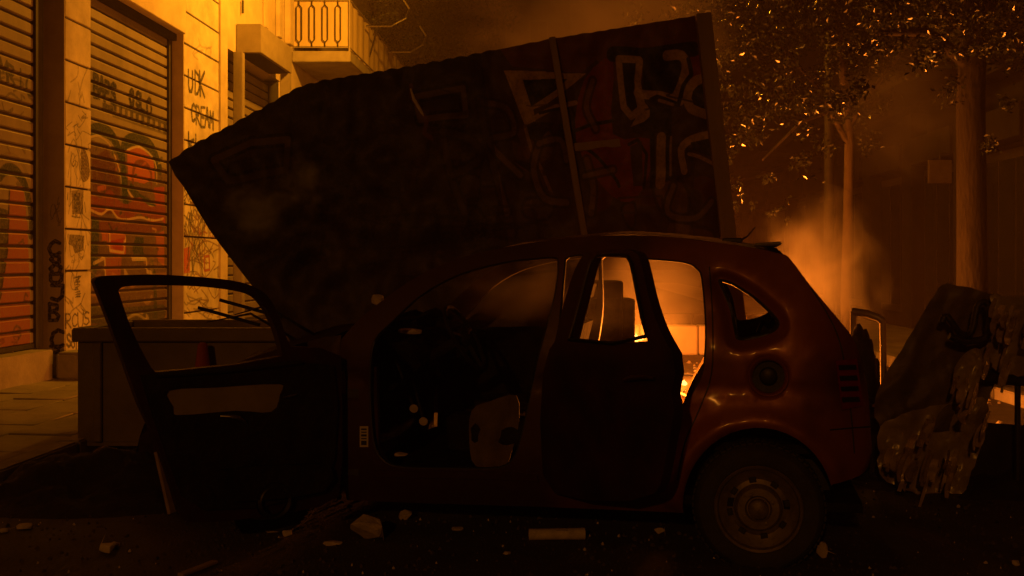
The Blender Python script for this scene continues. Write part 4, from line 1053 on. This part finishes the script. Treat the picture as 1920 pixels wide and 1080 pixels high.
obj('door_pocket', sheet(spline([(400,880),(560,868),(612,872),(600,918),(470,935),(400,930)], 2, True), [], door_f(-.05), .03, 14), M['interior'], fd, smooth=40)
obj('speaker_ring', revolve([(.06,.0),(.075,-.012),(.085,0)], 24, CARI @ on_plane(505, 935, H, w_, dn, -.055), CARI.to_3x3() @ w_, Vector((0,0,1)), CARI.to_3x3() @ dn), M['black_plastic'], fd, smooth=50)
obj('hinge', bx(-.05,.05,-.02,.02,-.03,.03, mtx=Matrix.Translation(car_pt(655,740,.02))), M['rail'], fd)
obj('hinge', bx(-.05,.05,-.02,.02,-.03,.03, mtx=Matrix.Translation(car_pt(655,880,.02))), M['rail'], fd)

# rear door ajar towards the camera
HR = CAR @ car_pt(1018, 760); HR.z = 0; ang = math.radians(-48); w2 = Vector((math.cos(ang), math.sin(ang), 0)); dn2 = Vector((w2.y, -w2.x, 0))
if dn2.y > 0: dn2 = -dn2
def lean(z): return .17*max(0, (z-.95)/.5)**1.3
def door_r(extra=0.0):
    def f(u, v, d):
        off = 0
        for _ in range(4):
            q = on_plane(u, v, HR-dn2*off, w2, dn2, 0); off = lean(q.z)-.02*math.exp(-((q.z-.8)/.2)**2)
        return CARI @ (q-dn2*(d+extra))
    return f
rd_out = spline([(1040,640),(1052,590),(1072,520),(1092,480),(1110,472),(1150,467),(1182,470),(1198,482),(1208,520),(1220,570),(1238,620),(1262,664)], 3)+spline([(1266,700),(1259,740),(1264,768),(1252,840),(1240,900),(1228,925)], 3)+[(1180,940),(1100,938),(1040,925),(1018,890),(1012,800),(1018,700),(1030,655)]
rd_win = spline([(1068,636),(1082,590),(1100,520),(1113,484),(1140,478),(1172,479),(1184,492),(1194,540),(1206,600),(1214,640)], 3)+[(1150,644),(1080,642)]
rd = obj('rear_door', sheet(rd_out, [rd_win], door_r(), .06, 14), BP, car, smooth=35)
obj('door_handle', tb([door_r(-.02)(u, v, 0) for u, v in ((1176,712),(1190,708),(1216,706),(1232,709))], [.008,.013,.013,.008]), M['burnt_paint'], rd, smooth=60)
pts = [door_r(-.004)(u, v, 0) for u, v in rd_win[::2]]; pts.append(pts[0])
obj('window_rubber', tb(pts, .009, n=6, cap=False), M['black_plastic'], rd, smooth=60)

# ------------------------------------------------------------------ big corrugated sheet leaning behind the car
def scal(pts):
    out = []
    for (x0, y0), (x1, y1) in zip(pts, pts[1:]):
        n = max(2, int(math.hypot(x1-x0, y1-y0)/5))
        for k in range(n):
            t = k/n; x = x0+(x1-x0)*t; y = y0+(y1-y0)*t
            out.append((x, y-3.2*abs(math.sin(x/8.2))*(1 if x < 930 else .25)+1.5*noise.noise((x*.05, 0, 0))))
    return out
sh_out = scal(spline([(316,306),(340,288),(372,268),(440,232),(510,194),(565,163),(640,147),(740,131),(870,107),(960,88),(1040,72),(1180,50),(1326,26)], 2))
sh_out += [(1332,120),(1348,260),(1376,456),(1240,472),(1100,486),(1078,560),(1062,640),(1040,760),(800,775),(640,780),(612,735)]+spline([(600,720),(545,640),(500,572),(440,494),(392,430),(344,350),(318,318)], 2)[:-1]
def sheet_f(u, v, d):
    q = P(u, v, PY); t = (u-1320)/1000
    along = (u*.94+v*.12)
    return P(u, v, PY+.0012*math.sin(along/8.2*2)+.09*noise.noise((u*.004, v*.004, 2))+.045*noise.noise((u*.02, v*.02, 5))+d)
for_sheet = thing('corrugated_sheet', 'huge sooty corrugated metal sheet covered in graffiti, leaning over the burnt car', 'metal sheet', (0, PY, 0))
def loc_to(t, bm): bm.transform(Matrix.Translation(-t.location)); return bm
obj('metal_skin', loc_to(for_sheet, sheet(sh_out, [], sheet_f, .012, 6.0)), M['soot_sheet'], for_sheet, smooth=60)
def beam(a, b_, w, d, m, name, parent):
    a = Vector(a)-parent.location; b_ = Vector(b_)-parent.location; ax = (b_-a); L = ax.length
    mt = Matrix.Translation(a) @ ax.to_track_quat('Z', 'X').to_matrix().to_4x4()
    return obj(name, bx(-w/2, w/2, -d/2, d/2, 0, L, mtx=mt, bevel=min(w, d)*.08), m, parent)
a = P(1318, 26, PY-.06); b_ = P(1366, 452, PY-.06); e_ = a+(b_-a)*((a.z-.01)/(a.z-b_.z))
beam(a, e_, .105, .07, M['timber'], 'edge_post', for_sheet)
beam(P(1035, 70, PY-.045), P(1098, 455, PY-.045), .045, .04, M['timber'], 'brace', for_sheet)
beam(P(560, 330, PY+.06), P(1340, 250, PY+.06), .06, .05, M['timber'], 'back_rail', for_sheet)
beam(P(640, 700, PY+.05), P(640, 846, PY+.05), .06, .05, M['timber'], 'back_prop', for_sheet)
# bright torn metal lip
obj('torn_lip', loc_to(for_sheet, tb([P(u, v, PY-.03) for u, v in ((770,166),(776,186),(790,210),(800,228))], [.006,.012,.012,.006])), M['card'], for_sheet)

# ------------------------------------------------------------------ big rubbish skip behind the car nose
def skip():
    Yk = 7.12; x0 = (146-CX)/F*Yk; x1 = x0+2.35; h = .905
    t = thing('rubbish_skip', 'olive rubbish skip with a broad rim standing behind the open front door', 'skip', (x0, Yk, 0))
    L = x1-x0
    for k, (a0, a1, b0, b1) in enumerate(((0, L, 0, .035), (0, L, .95, .985), (0, .035, .037, .948), (L-.035, L, .037, .948))):
        obj('side_wall', bx(a0, a1, b0, b1, .09, h-.10), M['bin'], t)
    obj('bottom', bx(0, L, 0, .985, .06, .088), M['bin'], t)
    for a0, a1, b0, b1 in ((-.03, L+.03, -.045, .04), (-.03, L+.03, .945, 1.03), (-.03, .04, .042, .943), (L-.04, L+.03, .042, .943)):
        obj('rim', bx(a0, a1, b0, b1, h-.10, h, bevel=.012), M['bin'], t)
    for k in (0, 4): obj('stiffening_rib', bx(.12+k*(L-.3)/4, .18+k*(L-.3)/4, -.035, -.002, .09, h-.102, bevel=.008), M['bin'], t)
    for k in (0, 1):
        for j in (0, 1):
            obj('caster', revolve([(.001,-.02),(.045,-.02),(.045,.02),(.001,.02)], 14, (.2+k*(L-.4), .15+j*.7, .046), Vector((1,0,0)), Vector((0,0,1)), Vector((0,1,0))), M['black_plastic'], t)
    return t
skip()
cq = Vector(((380-CX)/F*6.98, 6.98, 0))
cn = thing('traffic_cone', 'red traffic cone in front of the skip, seen through the open door window', 'cone', cq)
obj('cone_body', revolve([(.15,.03),(.13,.04),(.032,.80),(.022,.81),(.0005,.81)], 20, (0,0,0), Vector((1,0,0)), Vector((0,1,0)), Vector((0,0,1))), M['cone'], cn, smooth=50)
obj('cone_foot', bx(-.19,.19,-.19,.19,.0,.03, bevel=.01), M['cone'], cn)

# ------------------------------------------------------------------ fire behind the car
FX, FY = 2.10, 9.3
fire = thing('bonfire', 'burning heap of boards glowing behind the car, seen through the rear door gap', 'fire', (FX, FY, 0))
rnd = random.Random(11)
def board(name, px, py, Yv, L, w, th, yaw, pitch, m, parent):
    q = P(px, py, Yv)-parent.location
    mt = Matrix.Translation(q) @ Matrix.Rotation(yaw, 4, 'Z') @ Matrix.Rotation(pitch, 4, 'Y')
    return obj(name, bx(-L/2, L/2, -w/2, w/2, -th/2, th/2, mtx=mt, bevel=.006), m, parent)
board('board', 1300, 722, 8.7, .55, .16, .02, .25, -1.02, M['plank'], fire)
board('board', 1272, 736, 8.6, .34, .22, .015, .2, .42, M['card'], fire)
board('board', 1284, 768, 8.5, .45, .2, .03, .4, -.15, M['plank'], fire)
board('board', 1262, 700, 9.3, .5, .1, .02, .1, .1, M['char'], fire)
for k in range(16):
    board('board', 1330+rnd.random()*150, 700+rnd.random()*60, 9.2+rnd.random()*.6, rnd.uniform(.4,.9), rnd.uniform(.06,.14), .025, rnd.random()*PI, rnd.uniform(-.9,.9), M['char'], fire)
def flame(px, py, h, r, Yv, seed):
    """a licking tongue of flame"""
    rr = random.Random(seed); q = P(px, py, Yv)-fire.location; bm = bmesh.new(); rings = []; n = 9
    for k in range(11):
        t = k/10; rad = r*(math.sin(PI*min(1, t*1.15+.12))**.8)*(1-t)**.35+.002
        cx_ = q.x+.09*h*math.sin(t*5+seed)*t; cy_ = q.y+.05*math.cos(t*4+seed)*t
        rings.append([bm.verts.new((cx_+rad*math.cos(2*PI*j/n)*(1+.2*math.sin(j*2+seed)), cy_+rad*math.sin(2*PI*j/n), q.z+h*t)) for j in range(n)])
    for a, b_ in zip(rings, rings[1:]):
        for j in range(n): bm.faces.new((a[j], a[(j+1)%n], b_[(j+1)%n], b_[j]))
    return obj('flame', bm, M['flame'], fire, smooth=80)
for k, (px, py, h, r, Yv) in enumerate(((1322,722,.17,.045,8.95),(1350,756,.6,.10,9.2),(1385,760,.8,.14,9.4),(1425,760,.7,.12,9.3),(1452,700,.42,.07,9.3),(1478,760,.5,.09,9.5),(1283,722,.05,.03,9.0),(1400,740,.5,.1,9.1),(1280,776,.07,.03,8.9))):
    flame(px, py, h, r, Yv, k*1.7)
def hull(pts):
    bm = bmesh.new()
    for p in pts: bm.verts.new(p)
    r = bmesh.ops.convex_hull(bm, input=bm.verts)
    junk = list({g for g in r['geom_interior']+r['geom_unused'] if isinstance(g, bmesh.types.BMVert) and not g.link_faces})
    if junk: bmesh.ops.delete(bm, geom=junk, context='VERTS')
    return bm
for k in range(14):
    c0 = Vector((rnd.uniform(-1.1, .8), rnd.uniform(-.5, .6), rnd.uniform(.02, .12)))
    obj('ember', hull([c0+Vector((rnd.gauss(0,1), rnd.gauss(0,1), rnd.gauss(0,.7)))*.03 for _ in range(9)]), M['ember'], fire)
lamp('fire_light', (0.05, -.05, .50), POWER_FIRE, FIRE, .22, fire)
lamp('fire_light', (-.62, -1.1, .30), POWER_FIRE*.30, FIRE, .10, fire)  # extra lamp added before the boards to light their near faces
lamp('fire_light', (-.55, 1.9, .35), POWER_FIRE*.68, FIRE, .15, fire)  # extra lamp added to brighten the barrier and the ground before it
flame(1345, 735, .45, .12, 11.2, 21); flame(1375, 740, .3, .10, 11.3, 23)
# small second fire at left, glimpsed by the rear door window
f2 = thing('small_fire', 'little flame burning on the road behind the rear door window', 'fire', tuple(P(1192, 640, 13.5).xy)+(0,))
_f = fire; fire = f2; flame(1192, 640, .12, .06, 13.5, 5); flame(1200, 638, .07, .05, 13.5, 7); fire = _f
obj('charred_lump', hull([Vector((rnd.gauss(0,.16), rnd.gauss(0,.12), abs(rnd.gauss(0,.10)))) for _ in range(22)]), M['char'], f2)
bwy = 13.6; q0 = (1090-CX)/F*bwy; q1 = (1420-CX)/F*bwy
bw = thing('concrete_barrier', 'pale low concrete barrier glowing orange beyond the bonfire', 'barrier', ((q0+q1)/2, bwy, 0))
hw = (q1-q0)/2
for k in range(3):
    obj('barrier_block', bx(-hw+k*hw*2/3+.01, -hw+(k+1)*hw*2/3-.01, 0, .3, .10, .50, bevel=.02), M['white_barrier'], bw, smooth=30)
obj('barrier_foot', bx(-hw, hw, -.04, .34, 0, .097), M['char'], bw)
dk = thing('dark_band_panels', 'low dark panels added behind the pale concrete barrier for the dim band there', 'dark band', ((q0+q1)/2, 14.9, 0))  # added dark strip standing in for the dim band beyond the barrier
for k in range(5):
    obj('panel', bx(-1.6+k*.72, -.9+k*.72, 0, .04, .06, CH-(588-HZ)/F*14.9, bevel=.006), M['char'], dk)
obj('foot_rail', bx(-1.65, 2.1, -.06, .10, 0, .058), M['char'], dk)
# charred cabinet seen through the rear door window
cb = thing('charred_cabinet', 'dark charred cabinet with a lower box beside it, seen through the rear door window', 'cabinet', tuple(P(1120, 640, 7.7).xy)+(0,))
_l, _r = (1062-CX)/F*7.7-cb.location.x, (1166-CX)/F*7.7-cb.location.x; _r2 = (1189-CX)/F*7.7-cb.location.x
obj('carcass', bx(_l, _r, -.1, .4, 0, CH-(527-HZ)/F*7.6, bevel=.012), M['char'], cb)
obj('side_box', bx(_r+.003, _r2, -.06, .3, 0, CH-(561-HZ)/F*7.6, bevel=.012), M['char'], cb)
obj('door_panel', bx(_l+.03, _r-.03, -.12, -.102, .1, 1.1, bevel=.004), M['interior'], cb)

# ------------------------------------------------------------------ right hand side: bent barrier, burnt moped lump, overturned bin
bt = thing('bent_barrier', 'bent metal tube barrier standing between the car tail and the overturned bin', 'barrier', tuple(P(1655, 690, 6.6).xy)+(0,))
def onb(px, py, Yv): return P(px, py, Yv)-bt.location
obj('top_rail', tb([onb(1598,584,6.7), onb(1625,588,6.65), onb(1648,596,6.6), onb(1656,604,6.6)], .026), M['bent_tube'], bt, smooth=60)
p_ = onb(1655,600,6.6)
obj('upright', tb([p_, onb(1656,650,6.6), Vector((p_.x+.01, p_.y, .02))], .022), M['bent_tube'], bt, smooth=60)
p2 = onb(1600,584,6.7)
obj('upright', tb([p2, Vector((p2.x-.01, p2.y, .02))], .022), M['bent_tube'], bt, smooth=60)
obj('lower_rail', tb([onb(1600,760,6.7), onb(1656,764,6.6)], .016), M['bent_tube'], bt, smooth=60)
lp = P(1612, 640, 6.3)
bag = thing('burnt_seat_lump', 'charred rounded lump hanging on the bent barrier beside the car tail', 'burnt lump', (lp.x, 6.3, 0))
bm = bmesh.new(); bmesh.ops.create_icosphere(bm, subdivisions=4, radius=1)
for v in bm.verts:
    n_ = noise.noise(v.co*2.2); v.co = Vector((v.co.x*(.10+.02*n_), v.co.y*.12, v.co.z*(.30+.05*n_)+.66+.02*noise.noise(v.co*6)))
obj('charred_mass', bm, M['char'], bag, smooth=80)
obj('charred_prop', tb([(0,0,.45),(.03,.02,.2),(.0,.0,.0)], [.05,.04,.05]), M['char'], bag)

OY = 5.9
ob = thing('overturned_bin', 'overturned bin half melted and draped in crumpled plastic film at the right of the car', 'bin', tuple(P(1760, 900, OY).xy)+(0,))
def obf(depth0, amp, fr):
    def f(u, v, d):
        a = noise.noise((u*fr, v*fr*.6, 1)); b2 = noise.noise((u*fr*2.6+v*fr*1.2, v*fr*.8, 4)); c2 = noise.noise((u*fr*6, v*fr*6, 9))
        rg = 1-abs(noise.noise(((u+v*.55)*fr*1.4, (v-u*.3)*fr*.9, 6)))*2.4; rg2 = 1-abs(noise.noise(((u+v*.5)*fr*4.5, v*fr*1.6, 2)))*2.2
        q = P(u, v, OY+depth0-.42*amp*(a+.35*b2+.2*c2+.30*rg+.10*rg2)+d); q.z = max(.003, q.z); return q-ob.location
    return f
def ragged(pts, a=3.5, f=.07): return [(x+a*noise.noise((x*f, y*f, 0))+a*.5*noise.noise((x*f*3, y*f*3, 4)), y+a*noise.noise((x*f, y*f, 9))) for x, y in pts]
obj('bin_body', sheet(ragged(spline([(1642,742),(1690,655),(1735,578),(1768,534),(1800,536),(1850,548),(1880,562),(1890,640),(1872,700),(1850,760),(1838,800),(1700,810),(1650,800)], 5, True)), [], obf(.08, .13, .010), .62, 8), M['binskin'], ob, smooth=55)
obj('bin_lid', sheet(ragged(spline([(1652,800),(1700,775),(1760,760),(1845,745),(1850,790),(1835,850),(1815,905),(1795,932),(1720,925),(1655,898),(1646,850)], 5, True), 5), [], obf(.02, .17, .015), .30, 6.5), M['film'], ob, smooth=55)
obj('plastic_film', sheet(ragged(spline([(1856,552),(1890,556),(1945,562),(1960,640),(1940,700),(1890,702),(1862,690),(1850,640),(1866,600)], 5, True), 5), [], obf(-.05, .13, .020), .05, 5.5), M['film'], ob, smooth=55)
obj('plastic_film', sheet(spline([(1790,690),(1812,660),(1838,655),(1842,700),(1820,735),(1790,725)], 3, True), [], obf(-.14, .08, .03), .02, 5), M['film'], ob, smooth=55)
rs = random.Random(77)
for (u0, v0, n_) in ((1735,800,7), (1770,860,9), (1815,700,7), (1838,790,5), (1885,580,9), (1915,600,7), (1690,840,7), (1720,880,6), (1880,660,5)):
    for k in range(n_):
        u = u0+rs.uniform(-26,26); v = v0+rs.uniform(-22,22); L_ = rs.uniform(24,64); w_s = rs.uniform(4,13); c_ = rs.uniform(-5,5)
        pts = [(u-L_*.30*t+c_*math.sin(t*3), v+L_*t) for t in (0,.25,.5,.75,1)]
        out = [(a-w_s*(.3+.7*math.sin(PI*(.1+.8*i/4))), b) for i, (a, b) in enumerate(pts)]+[(a+w_s*.3, b+2) for a, b in pts[::-1]]
        d0 = rs.uniform(.22,.30); tw = rs.uniform(-.006,.006)
        obj('film_strip', sheet(out, [], (lambda d0, tw, u, w_s: lambda a, b, d: P(a, b, OY-d0+(a-u)*tw+.012*math.sin(b*.2)+d)-ob.location)(d0, tw, u, w_s), .003, 5), M['strip'], ob, smooth=60)
obj('lift_handle', tb([P(u, v, OY-.16)-ob.location for u, v in spline([(1766,604),(1775,592),(1800,625),(1822,622),(1832,575),(1848,566),(1856,590),(1850,630),(1815,640),(1780,630)], 3)], .020), M['black_plastic'], ob, smooth=60)
obj('wheel_axle', tb([P(1838,706,OY-.05)-ob.location, P(1930,712,OY+.1)-ob.location], .04), M['black_plastic'], ob, smooth=60)
obj('bin_leg', tb([P(1908,700,OY+.1)-ob.location, Vector((P(1908,700,OY+.1).x-ob.location.x, .1, 0))], .018), M['black_plastic'], ob, smooth=60)
obj('base_board', sheet([(1842,792),(1960,800),(1975,905),(1930,930),(1830,925),(1815,900)], [], obf(.25, .05, .012), .25, 16), M['char'], ob, smooth=50)

# ------------------------------------------------------------------ left foreground: burnt tyre, rubble, added light blocking heaps, planks
def heap(name, label, cat, c, rx, ry, h, m, seed, kind=None):
    bm = bmesh.new(); g = []; n = 44
    for j in range(n+1):
        row = []
        for i in range(n+1):
            u, v = i/n*2-1, j/n*2-1; r = math.hypot(u, v); k = max(0, 1-r*r)
            z = h*k*(.65+.6*noise.noise((u*2.2+seed, v*2.2, 0))+.22*noise.noise((u*7, v*7, seed))+.1*noise.noise((u*17, v*17, seed)))-.02
            row.append(bm.verts.new((c[0]+u*rx, c[1]+v*ry, max(-.02, z))))
        g.append(row)
    for j in range(n):
        for i in range(n): bm.faces.new((g[j][i], g[j][i+1], g[j+1][i+1], g[j+1][i]))
    return tag(obj(name, bm, m, smooth=70), label, cat, kind=kind)
heap('ash_heap', 'low black heap of ash and burnt rubbish along the gutter at the left', 'ash heap', G(185, 925), 1.0, .62, .30, M['char'], 3, 'stuff')
heap('light_block_heap', 'dark heap added along the far side of the burnt car to block fire light', 'light blocking heap', (.9, 6.75, 0), 1.5, .55, .42, M['char'], 12, 'stuff')  # added heap that keeps fire light from shining under the car
heap('light_block_heap', 'dark heap added between the bonfire and the bent barrier to block fire light', 'light blocking heap', (2.45, 7.0, 0), .95, .45, .88, M['char'], 19, 'stuff')  # added heap that keeps fire light off the foreground road
heap('ash_heap', 'black ash spread round the foot of the overturned bin', 'ash heap', G(1840, 900), 1.0, .6, .16, M['char'], 8, 'stuff')
def plank(label, a, b_, w, th, m, za=.0, zb=.0, name='plank'):
    a = Vector(a); b_ = Vector(b_); a.z += za; b_.z += zb; c0 = (a+b_)/2; ax = b_-a
    mt = ax.to_track_quat('X', 'Z').to_matrix().to_4x4()
    o = obj(name, bx(-ax.length/2, ax.length/2, -w/2, w/2, 0, th, mtx=mt, bevel=min(w, th)*.15), m); o.location = c0
    return tag(o, label, 'plank')
plank('short pale plank lying flat under the open front door', G(236,950), G(362,944), .05, .02, M['plank'], .03, .03)
a_ = G(322, 962); plank('scorched plank leaning upright against the lower corner of the open door', a_, P(296, 846, a_.y+.03), .075, .02, M['plank'])
plank('thin pale stick at the bottom edge of the picture, left of the big stone', G(338,1086), G(404,1060), .035, .012, M['plank'], .012, .012, 'stick')
plank('splintered plank end poking from the rubble below the open door', G(332,930,.1), G(352,892,.3), .04, .015, M['plank'], name='splinter')

# ------------------------------------------------------------------ stones and litter
def stone(label, px, py, sx, sy, sz, seed, m=None, name='stone', cat='stone', n=22, at=None):
    r2 = random.Random(seed); pts = []
    for _ in range(n):
        v = Vector((r2.gauss(0,1), r2.gauss(0,1), r2.gauss(0,1))).normalized()*r2.uniform(.8, 1.05)
        pts.append(Vector((max(-.8, min(.8, v.x))*sx, max(-.8, min(.8, v.y))*sy, (max(-.75, min(.75, v.z))+.72)*sz)))
    bm = hull(pts); bmesh.ops.bevel(bm, geom=list(bm.edges), offset=min(sx, sy, sz)*.06, segments=1, affect='EDGES')
    for v in bm.verts: v.co += Vector((noise.noise(v.co*40), noise.noise(v.co*40+Vector((5,0,0))), noise.noise(v.co*40+Vector((0,5,0)))))*min(sx,sz)*.10
    o = obj(name, bm, m or M['stone']); o.location = at if at is not None else G(px, py)
    return tag(o, label, cat)
stone('largest broken stone block on the road below the front door opening', 686, 1014, .105, .07, .085, 5, n=16)
stone('flat rounded stone left of the small white lump', 510, 998, .062, .05, .014, 8)
stone('small pale crumbled lump touching the flat rounded stone', 538, 1006, .032, .022, .026, 12, M['card'])
stone('thin pale flake of plaster left of the largest stone', 622, 1022, .064, .03, .012, 21, M['card'])
stone('knobbly pale lump lying alone at lower left', 200, 1036, .052, .03, .030, 31, M['card'])
stone('smaller knob of rubble joined to the lump at lower left', 217, 1028, .026, .02, .024, 37)
stone('upright stone wedged behind the rear tyre', 1541, 1046, .034, .03, .052, 41)
stone('little pink chip at the left edge of the road', 8, 1000, .026, .02, .02, 45, M['card'])
stone('dull stone at far left in the gutter rubble', 48, 992, .05, .04, .02, 51)
stone('small chip alone between the largest stone and the cardboard tube', 950, 1040, .024, .02, .010, 55, M['card'])
stone('dark flat chip on the road under the car sill', 858, 994, .04, .03, .010, 61)
stone('dim grey lump at the edge of the car shadow right of the largest stone', 760, 975, .05, .04, .035, 63)
stone('sharp pale chip in the lower right corner', 1905, 1060, .022, .02, .016, 67, M['card'])
stone('pale stone resting on the scorched bonnet by the windscreen', 693, 560, .045, .035, .040, 71, at=None)
o = [x for x in C.objects if x.get('label', '').startswith('pale stone resting')][0]
o.location = CAR @ (car_pt(668, 604)+Vector((.02, .25, .07)))
for k, (u, v, l) in enumerate(((776,766,'upper of the two small round pale pads inside the front door opening'), (794,790,'lower of the two small round pale pads inside the front door opening'))):
    q = CAR @ ray_car(u, v, .40)
    o = obj('pedal_pad', revolve([(.0005,-.006),(.022,-.006),(.024,0),(.0005,.004)], 14, (0,0,0), Vector((1,0,0)), Vector((0,0,1)), Vector((0,1,0))), M['card'], car)
    o.location = CARI @ q; o.rotation_euler = (.3, .1*k, .2)
    obj('pedal_arm', tb([(0,.01,0),(-.10,.12,.22)], .008, n=6), M['black_plastic'], o)
stone('crumpled pale scrap on the sill inside the front door opening', 750, 850, .045, .03, .014, 81, M['card'], 'scrap', 'scrap', at=CAR @ ray_car(752, 856, .12))
stone('pale crushed scrap on the dashboard behind the front pillar', 730, 650, .08, .05, .022, 83, M['card'], 'scrap', 'scrap', at=CAR @ Vector((-1.76, .32, 1.0)))
stone('small pale scrap caught at the lower rear corner of the rear door', 1228, 905, .035, .02, .02, 87, M['card'], 'scrap', 'scrap', at=Vector(G(1236, 1000)))
# rolled cardboard tube
q = G(1040, 1012)
tube_o = thing('cardboard_tube', 'pale rolled cardboard tube lying on the road under the rear door', 'tube', q, math.radians(3))
r_ = .028
obj('roll', revolve([(r_*.72,-.125),(r_,-.128),(r_*.98,0),(r_*1.03,.15),(r_*.74,.153),(r_*.72,-.125)], 22, (0,0,r_), Vector((0,1,0)), Vector((0,0,1)), Vector((1,0,0))), M['card'], tube_o, smooth=50)
obj('torn_edge', sheet([(-.02,-.01),(.035,-.014),(.05,.006),(.0,.012)], [], lambda u, v, d: Vector((u+.02, -r_*.5+v, 2*r_-.004-d)), .002, .02), M['card'], tube_o)
# fine litter, gravel and glass crumbs nobody could count
def litter(name, label, n, m, smin, smax, seed, region):
    r2 = random.Random(seed); bm = bmesh.new()
    for _ in range(n):
        px, py = region(r2); q = G(px, py); s = r2.uniform(smin, smax)*r2.uniform(.4, 1)
        mt = Matrix.Translation(q) @ Matrix.Rotation(r2.random()*6, 4, 'Z')
        vs = [bm.verts.new(mt @ Vector((math.cos(a+r2.random()*.6)*s*r2.uniform(.5,1), math.sin(a)*s*r2.uniform(.4,1), r2.choice((.002, s*.5))))) for a in (0, 1.3, 2.5, 3.8, 5)]
        t = bm.verts.new(mt @ Vector((0, 0, s*.55+.006)))
        b0 = [bm.verts.new((v.co.x, v.co.y, -.005)) for v in vs]
        for k in range(5): bm.faces.new((vs[k], vs[(k+1) % 5], t)); bm.faces.new((b0[k], b0[(k+1) % 5], vs[(k+1) % 5], vs[k]))
    o = obj(name, bm, m); tag(o, label, 'litter', kind='stuff'); return o
litter('gravel', 'fine grit and rubble crumbs strewn over the asphalt', 2600, M['dirt'], .004, .022, 5, lambda r: (r.uniform(-60,1980), HZ+F*CH/r.uniform(4.2,8.5)))
litter('pale_chips', 'scattered pale plaster chips and glass crumbs on the asphalt', 150, M['card'], .004, .013, 9, lambda r: (r.uniform(-20,1940), HZ+F*CH/r.uniform(4.3,6.4)))
litter('road_rubble', 'stone crumbs on the road round the bonfire', 420, M['stone'], .01, .06, 13, lambda r: (r.uniform(1150,1900), HZ+F*CH/r.uniform(8.2,14)))
litter('ash_litter', 'burnt scraps spread over the gutter and under the car', 420, M['char'], .006, .022, 17, lambda r: (r.uniform(-50,1900), HZ+F*CH/r.uniform(4.9,8.0)))

# ------------------------------------------------------------------ air: smoky haze and thicker smoke
hz = bpy.data.materials.new('haze_air'); hz.use_nodes = True; nt = hz.node_tree; nt.nodes.clear()
vo_ = nt.nodes.new('ShaderNodeOutputMaterial'); vp = nt.nodes.new('ShaderNodeVolumePrincipled')
vp.inputs['Color'].default_value = (.85,.62,.5,1); vp.inputs['Density'].default_value = HAZE; vp.inputs['Anisotropy'].default_value = .15
nt.links.new(vp.outputs[0], vo_.inputs['Volume'])
tag(obj('haze', bx(-66, 70, -32, 165, -1.2, 19.5), hz), 'thin smoky air filling the whole street', 'haze', kind='stuff')
def puff(name, label, px, py, Yv, rx, ry, rz_, dens, scale, lo=.42, hi=.62, seed=0, aniso=.2):
    bm = bmesh.new(); bmesh.ops.create_icosphere(bm, subdivisions=3, radius=1)
    o = obj(name, bm, smoke_mat(name, dens, scale, lo, hi, aniso)); o.location = P(px, py, Yv); o.scale = (rx, ry, rz_); o.rotation_euler = (0, 0, seed)
    return tag(o, label, 'smoke', kind='stuff')
puff('smoke', 'fire lit cloud of smoke rising low behind the car tail', 1530, 525, 9.9, .75, .6, .98, 1.7, 1.8, .0, .60)
puff('smoke', 'red tinged smoke hanging behind the rear door gap', 1230, 540, 11.6, 1.3, .9, .9, .22, 1.3, .0, .45, 1.0)
puff('smoke', 'wisp of paler smoke drifting in front of the left half of the graffiti sheet', 480, 395, 6.2, .36, .22, .26, 2.6, 2.1, .12, .55, .4, -.5)
puff('smoke', 'second thinner wisp of smoke beside the paler wisp on the graffiti sheet', 570, 345, 6.3, .34, .22, .30, 1.6, 2.4, .16, .58, 1.4, -.5)
puff('smoke', 'smoke drifting across the street above the graffiti sheet', 1120, 30, 10.5, 1.9, 1.5, 1.0, .35, 1.6, .0, .5, .2)
puff('smoke', 'thin reddish smoke inside the cabin behind the rear door window', 1040, 560, 5.7, .8, .42, .42, .8, 2.2, .05, .6)
puff('smoke', 'faint smoke between the trees at the right', 1690, 200, 11.0, 1.2, .8, .9, .35, 1.8, .0, .5, .7)
